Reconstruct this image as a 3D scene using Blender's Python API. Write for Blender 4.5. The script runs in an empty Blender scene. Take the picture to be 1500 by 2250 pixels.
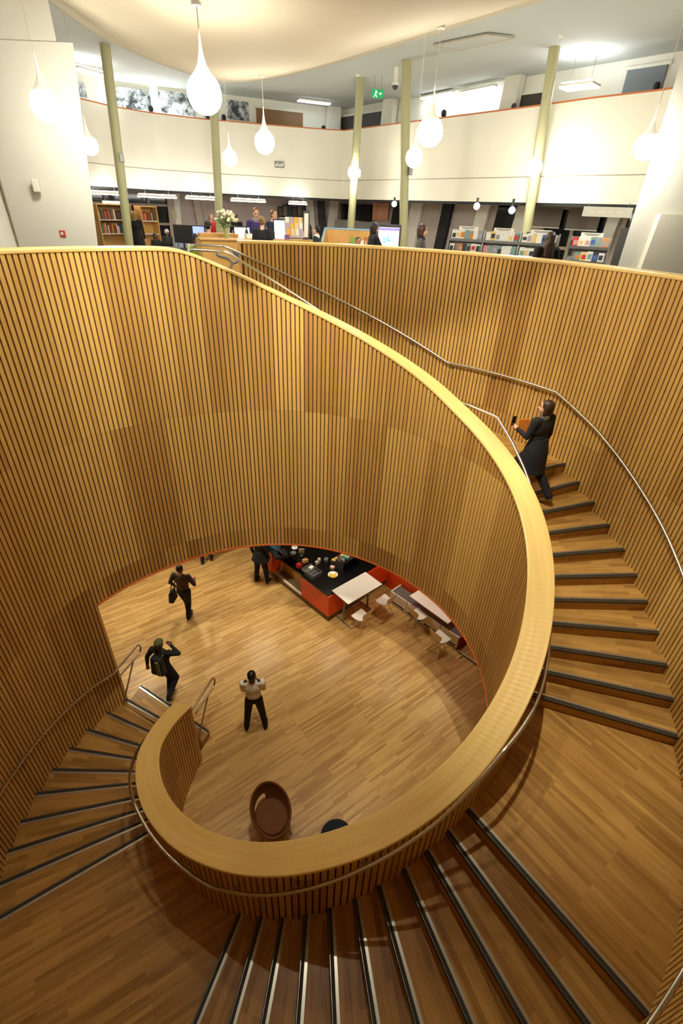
import bpy, bmesh, math, random
import numpy as np
from mathutils import Vector, Matrix
random.seed(7); rng = np.random.default_rng(7)
SC = bpy.context.scene
COL = SC.collection
PI = math.pi
# ------------------------------------------------------------------ camera
FPX, VPX, VPY, CAMZ = 1045.0, 680.0, 2770.0, 9.2
_d = np.array([VPX-750, VPY-1125, FPX]); _d /= np.linalg.norm(_d)
_up = -_d
_f = np.array([0, 0, 1.0]) - _up*_up[2]; _f /= np.linalg.norm(_f)
RW = np.array([np.cross(_f, _up), _f, _up])          # world = RW @ (right, down, forward)
cam_d = bpy.data.cameras.new('camera'); cam = bpy.data.objects.new('camera', cam_d); COL.objects.link(cam)
cam_d.sensor_fit = 'HORIZONTAL'; cam_d.sensor_width = 36.0; cam_d.lens = 36.0*FPX/1500.0
cam_d.clip_start = 0.02; cam_d.clip_end = 200
M = RW @ np.diag([1, -1, -1])
cam.matrix_world = Matrix([list(M[i])+[(0, 0, CAMZ)[i]] for i in range(3)]+[[0, 0, 0, 1]])
SC.camera = cam
# ------------------------------------------------------------------ view, world, light levels
SC.view_settings.view_transform = 'Standard'; SC.view_settings.look = 'None'
SC.view_settings.gamma = 1.0; SC.view_settings.use_curve_mapping = False
SC.view_settings.exposure = 0.0
SC.cycles.use_denoising = True
SC.cycles.max_bounces = 7; SC.cycles.diffuse_bounces = 4; SC.cycles.glossy_bounces = 3
SC.cycles.sample_clamp_indirect = 4.0
W = bpy.data.worlds.new('world'); SC.world = W; W.use_nodes = True
W.node_tree.nodes['Background'].inputs[0].default_value = (1.0, 0.9, 0.75, 1)
W.node_tree.nodes['Background'].inputs[1].default_value = 0.05
LAMP_STRENGTH = 101.0          # pendant globes
LAMP_COL = (1.0, 0.975, 0.85)
STRIP_STRENGTH = 13.0          # fluorescent strips
GROUND_WATT = 31.0            # downlights of the ground floor ceiling
UPPER_WATT = 130.0            # spots added out of view to brighten walls and stair             

F = 7.48                      # upper floor level
R = 0.17                      # riser
def ray(x, y): return RW @ np.array([x-750.0, y-1125.0, FPX])
def at(x, y, Y):
    r = ray(x, y); t = Y/r[1]; return Vector((r[0]*t, Y, CAMZ+r[2]*t))
def on(x, y, z):
    r = ray(x, y); t = (z-CAMZ)/r[2]; return Vector((r[0]*t, r[1]*t, z))
def on_line(x, y, p, q):
    """where the sight line through a pixel meets the vertical plane over the plan line p-q"""
    r = ray(x, y); n = np.array([-(q[1]-p[1]), q[0]-p[0]]); t = (n @ np.array(p[:2]))/(n @ r[:2])
    return Vector((r[0]*t, r[1]*t, CAMZ+r[2]*t))

# ------------------------------------------------------------------ materials
def s2l(c): return tuple((v/12.92 if v <= .04045 else ((v+.055)/1.055)**2.4) for v in c)
def rgb(r, g, b): return s2l((r/255, g/255, b/255))
MATS = {}
def mat(name, col, rough=.6, metal=0., emit=None, estr=0., noise=0., nscale=8., alpha=1., trans=0., spec=.5):
    if name in MATS: return MATS[name]
    m = bpy.data.materials.new(name); m.use_nodes = True; nt = m.node_tree; b = nt.nodes['Principled BSDF']
    b.inputs['Base Color'].default_value = (*col, 1); b.inputs['Roughness'].default_value = rough
    b.inputs['Metallic'].default_value = metal; b.inputs['Specular IOR Level'].default_value = spec
    if emit is not None:
        b.inputs['Emission Color'].default_value = (*emit, 1); b.inputs['Emission Strength'].default_value = estr
    if trans: b.inputs['Transmission Weight'].default_value = trans; b.inputs['IOR'].default_value = 1.45
    if alpha < 1: b.inputs['Alpha'].default_value = alpha
    if noise:
        tc = nt.nodes.new('ShaderNodeTexCoord'); n = nt.nodes.new('ShaderNodeTexNoise'); n.inputs['Scale'].default_value = nscale; n.inputs['Detail'].default_value = 4
        rp = nt.nodes.new('ShaderNodeValToRGB')
        rp.color_ramp.elements[0].position = .3; rp.color_ramp.elements[1].position = .7
        rp.color_ramp.elements[0].color = (*[c*(1-noise) for c in col], 1); rp.color_ramp.elements[1].color = (*[min(1, c*(1+noise)) for c in col], 1)
        nt.links.new(tc.outputs['Object'], n.inputs['Vector']); nt.links.new(n.outputs['Fac'], rp.inputs['Fac']); nt.links.new(rp.outputs['Color'], b.inputs['Base Color'])
    MATS[name] = m; return m
def wood_uv(name, light, dark, su=1.6, sv=34., rough=.42, bands=.5, spec=.4):
    """oak with its grain along U (metres) of the UV map"""
    m = bpy.data.materials.new(name); m.use_nodes = True; nt = m.node_tree; N = nt.nodes; L = nt.links; b = N['Principled BSDF']
    uv = N.new('ShaderNodeUVMap'); mp = N.new('ShaderNodeMapping'); mp.inputs['Scale'].default_value = (su, sv, 1)
    n = N.new('ShaderNodeTexNoise'); n.inputs['Scale'].default_value = 1; n.inputs['Detail'].default_value = 5; n.inputs['Roughness'].default_value = .62; n.inputs['Distortion'].default_value = .6
    mp2 = N.new('ShaderNodeMapping'); mp2.inputs['Scale'].default_value = (su*.35, sv*.16, 1)
    n2 = N.new('ShaderNodeTexNoise'); n2.inputs['Scale'].default_value = 1; n2.inputs['Detail'].default_value = 3
    mx = N.new('ShaderNodeMath'); mx.operation = 'MULTIPLY_ADD'; mx.inputs[1].default_value = bands
    ad = N.new('ShaderNodeMath'); ad.operation = 'MULTIPLY'; ad.inputs[1].default_value = 1-bands
    rp = N.new('ShaderNodeValToRGB'); rp.color_ramp.elements[0].position = .3; rp.color_ramp.elements[1].position = .68
    rp.color_ramp.elements[0].color = (*dark, 1); rp.color_ramp.elements[1].color = (*light, 1)
    L.new(uv.outputs[0], mp.inputs[0]); L.new(mp.outputs[0], n.inputs['Vector']); L.new(uv.outputs[0], mp2.inputs[0]); L.new(mp2.outputs[0], n2.inputs['Vector'])
    L.new(n.outputs['Fac'], ad.inputs[0]); L.new(n2.outputs['Fac'], mx.inputs[0]); L.new(ad.outputs[0], mx.inputs[2]); L.new(mx.outputs[0], rp.inputs[0]); L.new(rp.outputs[0], b.inputs['Base Color'])
    b.inputs['Roughness'].default_value = rough; b.inputs['Specular IOR Level'].default_value = spec
    MATS[name] = m; return m
def planks(name, ang, light, dark, width=.05, length=.78, rough=.36, use_uv=False):
    """strip parquet: staggered strips, each with a tone of its own"""
    m = bpy.data.materials.new(name); m.use_nodes = True; nt = m.node_tree; N = nt.nodes; L = nt.links; b = N['Principled BSDF']
    if use_uv: src = N.new('ShaderNodeUVMap').outputs[0]
    else: src = N.new('ShaderNodeNewGeometry').outputs['Position']
    mp = N.new('ShaderNodeMapping'); mp.vector_type = 'TEXTURE'; mp.inputs['Rotation'].default_value = (0, 0, ang)
    L.new(src, mp.inputs[0])
    br = N.new('ShaderNodeTexBrick'); br.offset = .37; br.offset_frequency = 2; br.squash = 1.0
    br.inputs['Color1'].default_value = (0, 0, 0, 1); br.inputs['Color2'].default_value = (1, 1, 1, 1); br.inputs['Mortar'].default_value = (.25, .25, .25, 1)
    br.inputs['Scale'].default_value = 1; br.inputs['Mortar Size'].default_value = .0008; br.inputs['Mortar Smooth'].default_value = .2
    br.inputs['Brick Width'].default_value = length; br.inputs['Row Height'].default_value = width
    L.new(mp.outputs[0], br.inputs['Vector'])
    m2 = N.new('ShaderNodeMapping'); m2.inputs['Scale'].default_value = (2.2, 40, 1); L.new(mp.outputs[0], m2.inputs[0])
    n = N.new('ShaderNodeTexNoise'); n.inputs['Scale'].default_value = 1; n.inputs['Detail'].default_value = 4; L.new(m2.outputs[0], n.inputs['Vector'])
    m3 = N.new('ShaderNodeMapping'); m3.inputs['Scale'].default_value = (.9, 3.2, 1); L.new(mp.outputs[0], m3.inputs[0])
    n3 = N.new('ShaderNodeTexNoise'); n3.inputs['Scale'].default_value = 1; n3.inputs['Detail'].default_value = 2; L.new(m3.outputs[0], n3.inputs['Vector'])
    a1 = N.new('ShaderNodeMath'); a1.operation = 'MULTIPLY'; a1.inputs[1].default_value = .34; L.new(br.outputs['Color'], a1.inputs[0])
    a2 = N.new('ShaderNodeMath'); a2.operation = 'MULTIPLY_ADD'; a2.inputs[1].default_value = .52; L.new(n.outputs['Fac'], a2.inputs[0]); L.new(a1.outputs[0], a2.inputs[2])
    a3 = N.new('ShaderNodeMath'); a3.operation = 'MULTIPLY_ADD'; a3.inputs[1].default_value = .35; L.new(n3.outputs['Fac'], a3.inputs[0]); L.new(a2.outputs[0], a3.inputs[2])
    rp = N.new('ShaderNodeValToRGB'); rp.color_ramp.elements[0].position = .28; rp.color_ramp.elements[1].position = .86
    rp.color_ramp.elements[0].color = (*dark, 1); rp.color_ramp.elements[1].color = (*light, 1)
    L.new(a3.outputs[0], rp.inputs[0]); L.new(rp.outputs[0], b.inputs['Base Color'])
    b.inputs['Roughness'].default_value = rough; b.inputs['Specular IOR Level'].default_value = .35
    MATS[name] = m; return m
OAK_L, OAK_D = rgb(206, 158, 84), rgb(160, 108, 46)
m_cap = wood_uv('oak_coping', rgb(240, 208, 134), rgb(216, 174, 94), su=.9, sv=22., rough=.36)
m_oak = wood_uv('oak_veneer', rgb(222, 176, 106), rgb(196, 146, 78), su=1.2, sv=12.)
m_floor = planks('oak_strip_floor', math.radians(37.8), rgb(222, 182, 112), rgb(158, 112, 54))
m_landA = planks('oak_landing_near_the_foot', math.radians(32), rgb(198, 152, 82), rgb(134, 90, 38))
m_landB = planks('oak_landing_halfway', math.radians(-52), rgb(198, 152, 82), rgb(134, 90, 38))
m_landC = planks('oak_landing_upper', math.radians(8), rgb(198, 152, 82), rgb(134, 90, 38))
m_tread = planks('oak_stair_tread', 0, rgb(196, 150, 80), rgb(126, 84, 36), width=.07, length=.7, use_uv=True)
def slat_material():
    m = bpy.data.materials.new('oak_slat'); m.use_nodes = True; nt = m.node_tree; N = nt.nodes; L = nt.links; b = N['Principled BSDF']
    a = N.new('ShaderNodeAttribute'); a.attribute_name = 'tone'
    g = N.new('ShaderNodeNewGeometry'); mp = N.new('ShaderNodeMapping'); mp.inputs['Scale'].default_value = (30, 30, 1.1); L.new(g.outputs['Position'], mp.inputs[0])
    n = N.new('ShaderNodeTexNoise'); n.inputs['Scale'].default_value = 1; n.inputs['Detail'].default_value = 3; L.new(mp.outputs[0], n.inputs['Vector'])
    ma = N.new('ShaderNodeMath'); ma.operation = 'MULTIPLY_ADD'; ma.inputs[1].default_value = .4; L.new(n.outputs['Fac'], ma.inputs[0]); L.new(a.outputs['Fac'], ma.inputs[2])
    rp = N.new('ShaderNodeValToRGB'); rp.color_ramp.elements[0].position = .1; rp.color_ramp.elements[1].position = 1.0
    rp.color_ramp.elements[0].color = (*rgb(172, 126, 62), 1); rp.color_ramp.elements[1].color = (*rgb(230, 188, 106), 1)
    L.new(ma.outputs[0], rp.inputs[0]); L.new(rp.outputs[0], b.inputs['Base Color'])
    b.inputs['Roughness'].default_value = .45; b.inputs['Specular IOR Level'].default_value = .35
    return m
m_slat = slat_material()
m_core = mat('dark_backing', rgb(92, 56, 22), .8)
m_white = mat('white_plaster', rgb(240, 236, 222), .75, noise=.02, nscale=2)
m_canopy = mat('canopy_plaster', rgb(196, 185, 160), .85, noise=.015, nscale=1)
m_hallceil = mat('hall_ceiling', rgb(188, 190, 184), .85, noise=.015, nscale=1)
m_cream = mat('cream_plaster', rgb(242, 236, 218), .8, noise=.02, nscale=1)
m_ceil = mat('ceiling_plaster', rgb(232, 228, 216), .85, noise=.015, nscale=1)
m_steel = mat('brushed_steel', rgb(200, 196, 186), .28, 1.0)
m_alu = mat('aluminium_nosing', rgb(205, 200, 186), .3, .9)
m_grip = mat('black_grip', rgb(46, 42, 34), .7)
m_black = mat('black_gloss', rgb(14, 13, 13), .25)
m_blackm = mat('black_matt', rgb(18, 17, 17), .65)
m_orange = mat('orange_laminate', rgb(222, 74, 20), .35)
m_rim = mat('orange_trim', rgb(215, 100, 40), .5)
m_laminate = mat('white_laminate', rgb(246, 240, 226), .35)
m_chrome = mat('chrome', rgb(215, 212, 205), .15, 1.0)
m_olive = mat('olive_painted_steel', rgb(176, 172, 130), .5)
m_grey = mat('grey_metal', rgb(128, 128, 124), .4, .5)
m_dgrey = mat('dark_grey', rgb(66, 64, 62), .6)
m_mauve = mat('mauve_grey_panel', rgb(190, 176, 166), .8)
m_carpet = mat('grey_carpet', rgb(150, 140, 122), .95, noise=.15, nscale=40)
m_night = mat('night_glass', rgb(22, 26, 30), .08, spec=.6)
m_skin = [mat('skin_fair', rgb(224, 172, 140), .55), mat('skin_tan', rgb(188, 130, 96), .55), mat('skin_dark', rgb(104, 66, 46), .55)]

# ------------------------------------------------------------------ mesh helpers
class MB:
    def __init__(s): s.v = []; s.f = []; s.uv = []; s.has_uv = False
    def add(s, vs, fs, uvs=None):
        o = len(s.v); s.v += [tuple(v) for v in vs]; s.f += [tuple(i+o for i in f) for f in fs]
        if uvs is not None: s.has_uv = True
        s.uv += (uvs if uvs is not None else [[(0, 0)]*len(f) for f in fs]); return s
    def box(s, c, size, rz=0, rx=0, ry=0, uvax=None):
        hx, hy, hz = [k/2 for k in size]
        M_ = Matrix.Translation(c) @ Matrix.Rotation(rz, 4, 'Z') @ Matrix.Rotation(ry, 4, 'Y') @ Matrix.Rotation(rx, 4, 'X')
        pts = [M_ @ Vector((x*hx, y*hy, z*hz)) for x in (-1, 1) for y in (-1, 1) for z in (-1, 1)]
        fs = [(0, 1, 3, 2), (4, 6, 7, 5), (0, 4, 5, 1), (2, 3, 7, 6), (0, 2, 6, 4), (1, 5, 7, 3)]
        uvs = None
        loc = [(x*hx, y*hy, z*hz) for x in (-1, 1) for y in (-1, 1) for z in (-1, 1)]
        big = int(np.argmax(size)); 
        uvs = []
        nax = [0, 0, 1, 1, 2, 2]
        for f, na in zip(fs, nax):
            ax = [a for a in (0, 1, 2) if a != na]
            if big in ax: ax = [big]+[a for a in ax if a != big]
            uvs.append([(loc[i][ax[0]], loc[i][ax[1]]) for i in f])
        return s.add(pts, fs, uvs)
    def prism(s, poly, z0, z1):
        n = len(poly); vs = [(p[0], p[1], z0) for p in poly]+[(p[0], p[1], z1) for p in poly]
        fs = [tuple(range(n-1, -1, -1)), tuple(range(n, 2*n))]+[(i, (i+1) % n, n+(i+1) % n, n+i) for i in range(n)]
        uv = [[(vs[i][0], vs[i][1]) for i in f] for f in fs[:2]]
        for f in fs[2:]:
            l = math.hypot(vs[f[1]][0]-vs[f[0]][0], vs[f[1]][1]-vs[f[0]][1]); uv.append([(0, z0), (l, z0), (l, z1), (0, z1)])
        return s.add(vs, fs, uv)
    def hexa(s, b, t):
        vs = list(b)+list(t); return s.add(vs, [(3, 2, 1, 0), (4, 5, 6, 7)]+[(i, (i+1) % 4, 4+(i+1) % 4, 4+i) for i in range(4)])
    def tube(s, path, r, seg=8, closed=False, rend=None):
        P_ = [Vector(p) for p in path]; n = len(P_); rings = []
        prev = None
        for i in range(n):
            if closed: t = P_[(i+1) % n]-P_[i-1]
            else: t = P_[min(i+1, n-1)]-P_[max(i-1, 0)]
            t.normalize()
            if prev is None:
                a = Vector((0, 0, 1)) if abs(t.z) < .9 else Vector((1, 0, 0)); u = t.cross(a).normalized()
            else: u = (prev-t*prev.dot(t)).normalized()
            prev = u; w = t.cross(u); rr = r if rend is None else r+(rend-r)*i/(n-1)
            rings.append([P_[i]+(u*math.cos(2*PI*k/seg)+w*math.sin(2*PI*k/seg))*rr for k in range(seg)])
        vs = [p for ring in rings for p in ring]; fs = []
        for i in range(n if closed else n-1):
            for k in range(seg): fs.append((i*seg+k, i*seg+(k+1) % seg, ((i+1) % n)*seg+(k+1) % seg, ((i+1) % n)*seg+k))
        if not closed: fs += [tuple(range(seg-1, -1, -1)), tuple((n-1)*seg+k for k in range(seg))]
        return s.add(vs, fs)
    def lathe(s, prof, c=(0, 0, 0), seg=20, sx=1, sy=1):
        vs = []; fs = []; n = len(prof)
        for r_, z in prof:
            for k in range(seg): vs.append((c[0]+r_*sx*math.cos(2*PI*k/seg), c[1]+r_*sy*math.sin(2*PI*k/seg), c[2]+z))
        for i in range(n-1):
            for k in range(seg): fs.append((i*seg+k, i*seg+(k+1) % seg, (i+1)*seg+(k+1) % seg, (i+1)*seg+k))
        fs += [tuple(range(seg-1, -1, -1)), tuple((n-1)*seg+k for k in range(seg))]
        return s.add(vs, fs)
    def ball(s, c, r, seg=12, rings=8, sc=(1, 1, 1)):
        vs = [(c[0], c[1], c[2]-r*sc[2])]
        for i in range(1, rings):
            a = -PI/2+PI*i/rings
            for k in range(seg): vs.append((c[0]+r*sc[0]*math.cos(a)*math.cos(2*PI*k/seg), c[1]+r*sc[1]*math.cos(a)*math.sin(2*PI*k/seg), c[2]+r*sc[2]*math.sin(a)))
        vs.append((c[0], c[1], c[2]+r*sc[2])); fs = [(0, 1+(k+1) % seg, 1+k) for k in range(seg)]
        for i in range(rings-2):
            for k in range(seg): fs.append((1+i*seg+k, 1+i*seg+(k+1) % seg, 1+(i+1)*seg+(k+1) % seg, 1+(i+1)*seg+k))
        l = len(vs)-1; fs += [(1+(rings-2)*seg+k, 1+(rings-2)*seg+(k+1) % seg, l) for k in range(seg)]
        return s.add(vs, fs)
    def build(s, name, m, parent=None, smooth=False, loc=None, rz=0, bevel=0):
        me = bpy.data.meshes.new(name); me.from_pydata(s.v, [], s.f)
        if s.has_uv:
            ul = me.uv_layers.new(name='UVMap'); ul.data.foreach_set('uv', [c for f in s.uv for p in f for c in p])
        for mm in (m if isinstance(m, (list, tuple)) else [m]): me.materials.append(mm)
        if smooth: me.polygons.foreach_set('use_smooth', [True]*len(me.polygons))
        me.update()
        if smooth and smooth != 'all': me.set_sharp_from_angle(angle=math.radians(40))
        o = bpy.data.objects.new(name, me); COL.objects.link(o)
        if parent is not None: o.parent = parent
        if loc is not None: o.location = loc; o.rotation_euler = (0, 0, rz)
        if bevel:
            b = o.modifiers.new('bevel', 'BEVEL'); b.width = bevel; b.segments = 2; b.limit_method = 'ANGLE'
        return o
def tag(o, label=None, cat=None, group=None, kind=None):
    if label: o['label'] = label
    if cat: o['category'] = cat
    if group: o['group'] = group
    if kind: o['kind'] = kind
    return o
def thing(name, label, cat, loc=(0, 0, 0), rz=0, group=None):
    o = bpy.data.objects.new(name, None); COL.objects.link(o); o.location = loc; o.rotation_euler = (0, 0, rz); o.empty_display_size = .1
    return tag(o, label, cat, group)
def struct(o): o['kind'] = 'structure'; return o
def dup(root, loc, rz=0, label=None, group=None):
    r_ = root.copy(); COL.objects.link(r_); r_.location = loc; r_.rotation_euler = (0, 0, rz)
    if label: r_['label'] = label
    if group: r_['group'] = group
    for ch in list(root.children):
        c = ch.copy(); COL.objects.link(c); c.parent = r_
        for g in list(ch.children):
            d = g.copy(); COL.objects.link(d); d.parent = c
    return r_
# ------------------------------------------------------------------ the spiral in plan
C0 = np.array([-.6, 4.85])
TAB = np.array([(165,1.93),(171,1.94),(182,1.99),(193,2.07),(200,2.12),(230,2.24),(261,2.36),(272,2.47),(283,2.54),(294,2.61),(304,2.66),(314,2.73),(333,2.84),(352,2.92),(360,2.95),(372,2.98),(386,3.03),(403,3.10),(414,3.16),(430,3.28),(444,3.42),(457,3.54),(470,3.64),(482,3.72),(494,3.80),(507,3.91),(516,3.985),(520,4.02),(526,4.05),(533,4.07),(540,4.10),(547,4.14),(553,4.17),(560,4.22),(567,4.275),(590,4.48),(610,4.70),(630,4.86),(650,4.93),(671,4.95),(690,4.97),(705,5.0),(719,5.06),(733,5.12),(747,5.18),(760,5.26),(775,5.39),(790,5.5),(803,5.58),(816,5.62),(826,5.6),(840,5.6)])
_tt = np.arange(160, 845, .5); _rr = np.interp(_tt, TAB[:, 0], TAB[:, 1])
_k = np.exp(-.5*(np.arange(-24, 25)/9.)**2); _k /= _k.sum()
_rs = np.convolve(np.r_[[_rr[0]]*24, _rr, [_rr[-1]]*24], _k, 'valid')
def S(t): return float(np.interp(t, _tt, _rs))
def P(t, off=0.):
    a = math.radians(t); r_ = S(t)+off; return (C0[0]+r_*math.cos(a), C0[1]+r_*math.sin(a))
TH = .30                                            # wall thickness
T0, T1, TEND = 170.0, 519.5, 826.0                  # start of the inner wall, start of the outer wall, top of the stair
ZRIM, ZTOP = 3.0, 8.60
ZC = np.array([(165,1.62),(171,1.69),(182,1.89),(193,2.07),(200,2.22),(215,2.46),(230,2.66),(245,2.86),(261,3.11),(272,3.44),(283,3.70),(294,3.93),(304,4.14),(315,4.42),(330,4.82),(352,5.43),(361,5.70),(372,5.99),(386,6.28),(403,6.62),(414,6.90),(430,7.27),(444,7.60),(457.5,7.93),(470,8.28),(481,8.58),(484,ZTOP),(850,ZTOP)])
_zs = np.interp(_tt, ZC[:, 0], ZC[:, 1]); _k2 = np.exp(-.5*(np.arange(-16, 17)/6.)**2); _k2 /= _k2.sum()
_zs = np.convolve(np.r_[[_zs[0]]*16, _zs, [_zs[-1]]*16], _k2, 'valid')
def zcap(t): return float(np.interp(t, _tt, _zs))
def zbot(t): return 0.0 if (t < 300 or T1 <= t < 650) else ZRIM
Ni = [155.2,163.1,171.7,178.9,185.0,190.9,196.9,203.9,210.5,216.7,222.7,260.9,266.9,272.4,277.9,283.1,288.5,293.6,299.0,304.1,308.9,314.0,346.3,351.0,355.8,360.4,365.1,369.8,374.2,378.8,383.0,387.4,393.4]+[423+4.6*i for i in range(11)]
No = [513.0,519.5,526.2,533.3,540.0,546.7,553.3,560.0,566.4,572.8,579.3,617.4,623.6,628.8,634.3,639.9,645.3,650.6,656.5,661.6,666.7,671.3,704.7,709.5,714.2,719.0,723.9,728.3,732.9,737.7,742.4,746.9,751.0]+[783+4.45*i for i in range(11)]
# ------------------------------------------------------------------ room shell
def slab(name, poly, z0, z1, m):
    return struct(MB().prism(poly, z0, z1).build(name, m))
slab('floor', [(-16, -10), (16, -10), (16, 30), (-16, 30)], -.2, 0, m_floor)
# upper floor and ground floor ceiling: one slab round the well
def ring_slab(name, z0, z1, m_, inner, ang0, ang1, step=3.0):
    mb = MB(); vs = []; fs = []
    a = ang0; L = []
    while a < ang1-1e-6: L.append(a); a += step
    L.append(ang1)
    for t in L:
        ra = math.radians(t); ix, iy = inner(t); 
        ca, sa = math.cos(ra), math.sin(ra)
        k = min((15.5-(-C0[0] if ca < 0 else C0[0]))/abs(ca) if abs(ca) > 1e-6 else 1e9, ((29-C0[1]) if sa > 0 else (C0[1]+9.5))/abs(sa) if abs(sa) > 1e-6 else 1e9)
        ox, oy = C0[0]+ca*k, C0[1]+sa*k
        vs += [(ix, iy, z0), (ox, oy, z0), (ix, iy, z1), (ox, oy, z1)]
    for i in range(len(L)-1):
        q, p = 4*i, 4*i+4
        fs += [(q+2, q+3, p+3, p+2), (q, p, p+1, q+1), (q, q+2, p+2, p)]
    mb.add(vs, fs); return struct(mb.build(name, m_))
def in_upper(t):
    w = t % 360
    if 109 <= w <= 123.5:      # the landing where the stair arrives
        u = (w-109)/14.5; a = P(Ni[43], TH); b = P(No[43], 0); return (b[0]+(a[0]-b[0])*u, b[1]+(a[1]-b[1])*u)
    return P(w+360, TH-.01) if w > 123.5 else P(w+720 if w+720 <= 829.1 else w+360, TH-.01)
ring_slab('floor_upper', F-.35, F, m_carpet, in_upper, 109-360, 109, 2.9)
def in_lower(t):
    return P(t+360, TH-.01)
ring_slab('ceiling_ground', ZRIM, ZRIM+.12, m_ceil, in_lower, -58, 300, 2)
slab('ceiling', [(-16, -10), (16, -10), (16, 30), (-16, 30)], 12.45, 12.6, m_hallceil)
for nm, x0, x1, y0, y1 in (('wall_west', -16, -15.5, -10, 30), ('wall_east', 15.5, 16, -10, 30), ('wall_north', -16, 16, 29, 29.5), ('wall_south', -16, 16, -10, -9.5)):
    slab(nm, [(x0, y0), (x1, y0), (x1, y1), (x0, y1)], 0, 12.45, m_white)

# ------------------------------------------------------------------ spiral wall: backing, slats, coping, trim
wall = MB()
def curve_solid(mb, t0, t1, r0, r1, zb, zt, step=1.0, uvlen=False):
    n = max(2, int(round((t1-t0)/step))+1); T = np.linspace(t0, t1, n); vs = []; fs = []; uv = []; s = 0; prev = None; ss = []
    for t in T:
        a, b = P(t, r0), P(t, r1)
        if prev is not None: s += math.hypot(b[0]-prev[0], b[1]-prev[1])
        prev = b; ss.append(s)
        vs += [(a[0], a[1], zb(t)), (b[0], b[1], zb(t)), (b[0], b[1], zt(t)), (a[0], a[1], zt(t))]
    w = r1-r0
    for i in range(n-1):
        q, p = 4*i, 4*i+4; u0, u1 = ss[i], ss[i+1]
        fs += [(q+3, q+2, p+2, p+3), (q+1, p+1, p+2, q+2), (q, q+3, p+3, p), (q, p, p+1, q+1)]
        uv += [[(u0, 0), (u0, w), (u1, w), (u1, 0)], [(u0, .4), (u1, .4), (u1, .45), (u0, .45)], [(u0, .5), (u0, .55), (u1, .55), (u1, .5)], [(u0, 0), (u1, 0), (u1, w), (u0, w)]]
    fs += [(0, 1, 2, 3), (4*n-1, 4*n-2, 4*n-3, 4*n-4)]; uv += [[(0, 0), (0, w), (.05, w), (.05, 0)]]*2
    mb.add(vs, fs, uv)
SD = .022
for a, b in ((T0, 300), (300, T1), (T1, 650), (650, TEND)):
    curve_solid(wall, a+(.3 if a == T0 else 0), b, SD, TH-(SD if b < 482 else .004), (lambda t, b=b: 0.0 if b in (300, 650) else ZRIM+.012), lambda t: zcap(t)-.005, 1.0)
spiral = struct(wall.build('wall_spiral', m_core))
def slats(face, t0, t1, rows, pitch=.0755, width=.054):
    mb = MB(); tone = []
    off = 0.0 if face == 'in' else TH
    fine = np.arange(t0, t1, .05); X = np.array([P(t, off) for t in fine]); s = np.r_[0, np.cumsum(np.hypot(*np.diff(X, axis=0).T))]
    n = int(s[-1]//pitch); panel = {}
    base = {}
    for i in range(n):
        t = float(np.interp((i+.5)*pitch, s, fine)); ra = math.radians(t)
        p = Vector((*P(t, off), 0)); q = P(t+.3, off); tg = Vector((q[0]-p.x, q[1]-p.y, 0)).normalized(); nr = Vector((-tg.y, tg.x, 0))   # nr points inwards to the well
        d = SD if face == 'in' else -SD
        zb_, zt_ = zbot(t), zcap(t)-.003
        own = rng.normal(0, .055)
        lev = [zb_]+[z for z in rows if zb_+.1 < z < zt_-.05]+[zt_]
        for j in range(len(lev)-1):
            zrow = sum(1 for z in rows if z <= lev[j]+1e-6)
            key = ((i+zrow*5)//(11 if (i//11) % 3 else 15), zrow)
            if key not in panel:
                panel[key] = rng.choice([.0, .06, .16, .24, .32, .38, .46, .54], p=[.09, .11, .16, .2, .2, .12, .08, .04])
            tn = panel[key]+own+(-.16 if zrow == 1 else 0)
            z0, z1 = lev[j]+.002, lev[j+1]-.002
            a, b = p-tg*width/2, p+tg*width/2; c, e = b-nr*d, a-nr*d
            vs = [Vector((v.x, v.y, z)) for z in (z0, z1) for v in (a, b, c, e)]
            fs = [(0, 1, 5, 4), (1, 2, 6, 5), (3, 0, 4, 7), (4, 5, 6, 7), (3, 2, 1, 0)]
            if face != 'in': fs = [f[::-1] for f in fs]
            mb.add(vs, fs); tone += [tn]*5
    return mb, tone
ROWS = (.84, 3.44, 6.05)
def slat_obj(name, face, t0, t1):
    mb, tone = slats(face, t0, t1, ROWS); o = mb.build(name, m_slat, spiral)
    at_ = o.data.attributes.new('tone', 'FLOAT', 'FACE'); at_.data.foreach_set('value', tone); return o
slat_obj('slat_cladding', 'in', T0+.4, TEND-.3)
slat_obj('slat_cladding', 'out', T0+.4, 482)
# plain oak end boards and the plain back of the top wall
eb = MB(); curve_solid(eb, T0-.35, T0+.38, .0, TH, lambda t: 0., lambda t: zcap(T0)-.005, .3); eb.build('end_board', m_oak, spiral)
eb = MB(); curve_solid(eb, T1-.15, T1+.2, .0, TH, lambda t: 0., lambda t: ZRIM+.01, .2); eb.build('end_board', m_oak, spiral)
eb = MB(); curve_solid(eb, TEND-.3, TEND+.1, .0, TH, lambda t: F-.3, lambda t: ZTOP-.003, .2); eb.build('end_board', m_oak, spiral)
cp = MB(); curve_solid(cp, T0-.6, TEND+.25, -.012, TH+.012, lambda t: zcap(t)-.005, lambda t: zcap(t)+.045, 1.0)
cpo = cp.build('coping', m_cap, spiral, bevel=.012); cpo['label'] = 'smooth oak coping on top of the slatted wall'
tr = MB(); curve_solid(tr, 300, T1, -.006, SD+.01, lambda t: ZRIM-.025, lambda t: ZRIM+.002, 1.0); tro = tr.build('bottom_trim', m_rim, spiral); tro['label'] = 'thin orange trim under the slats'
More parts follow.
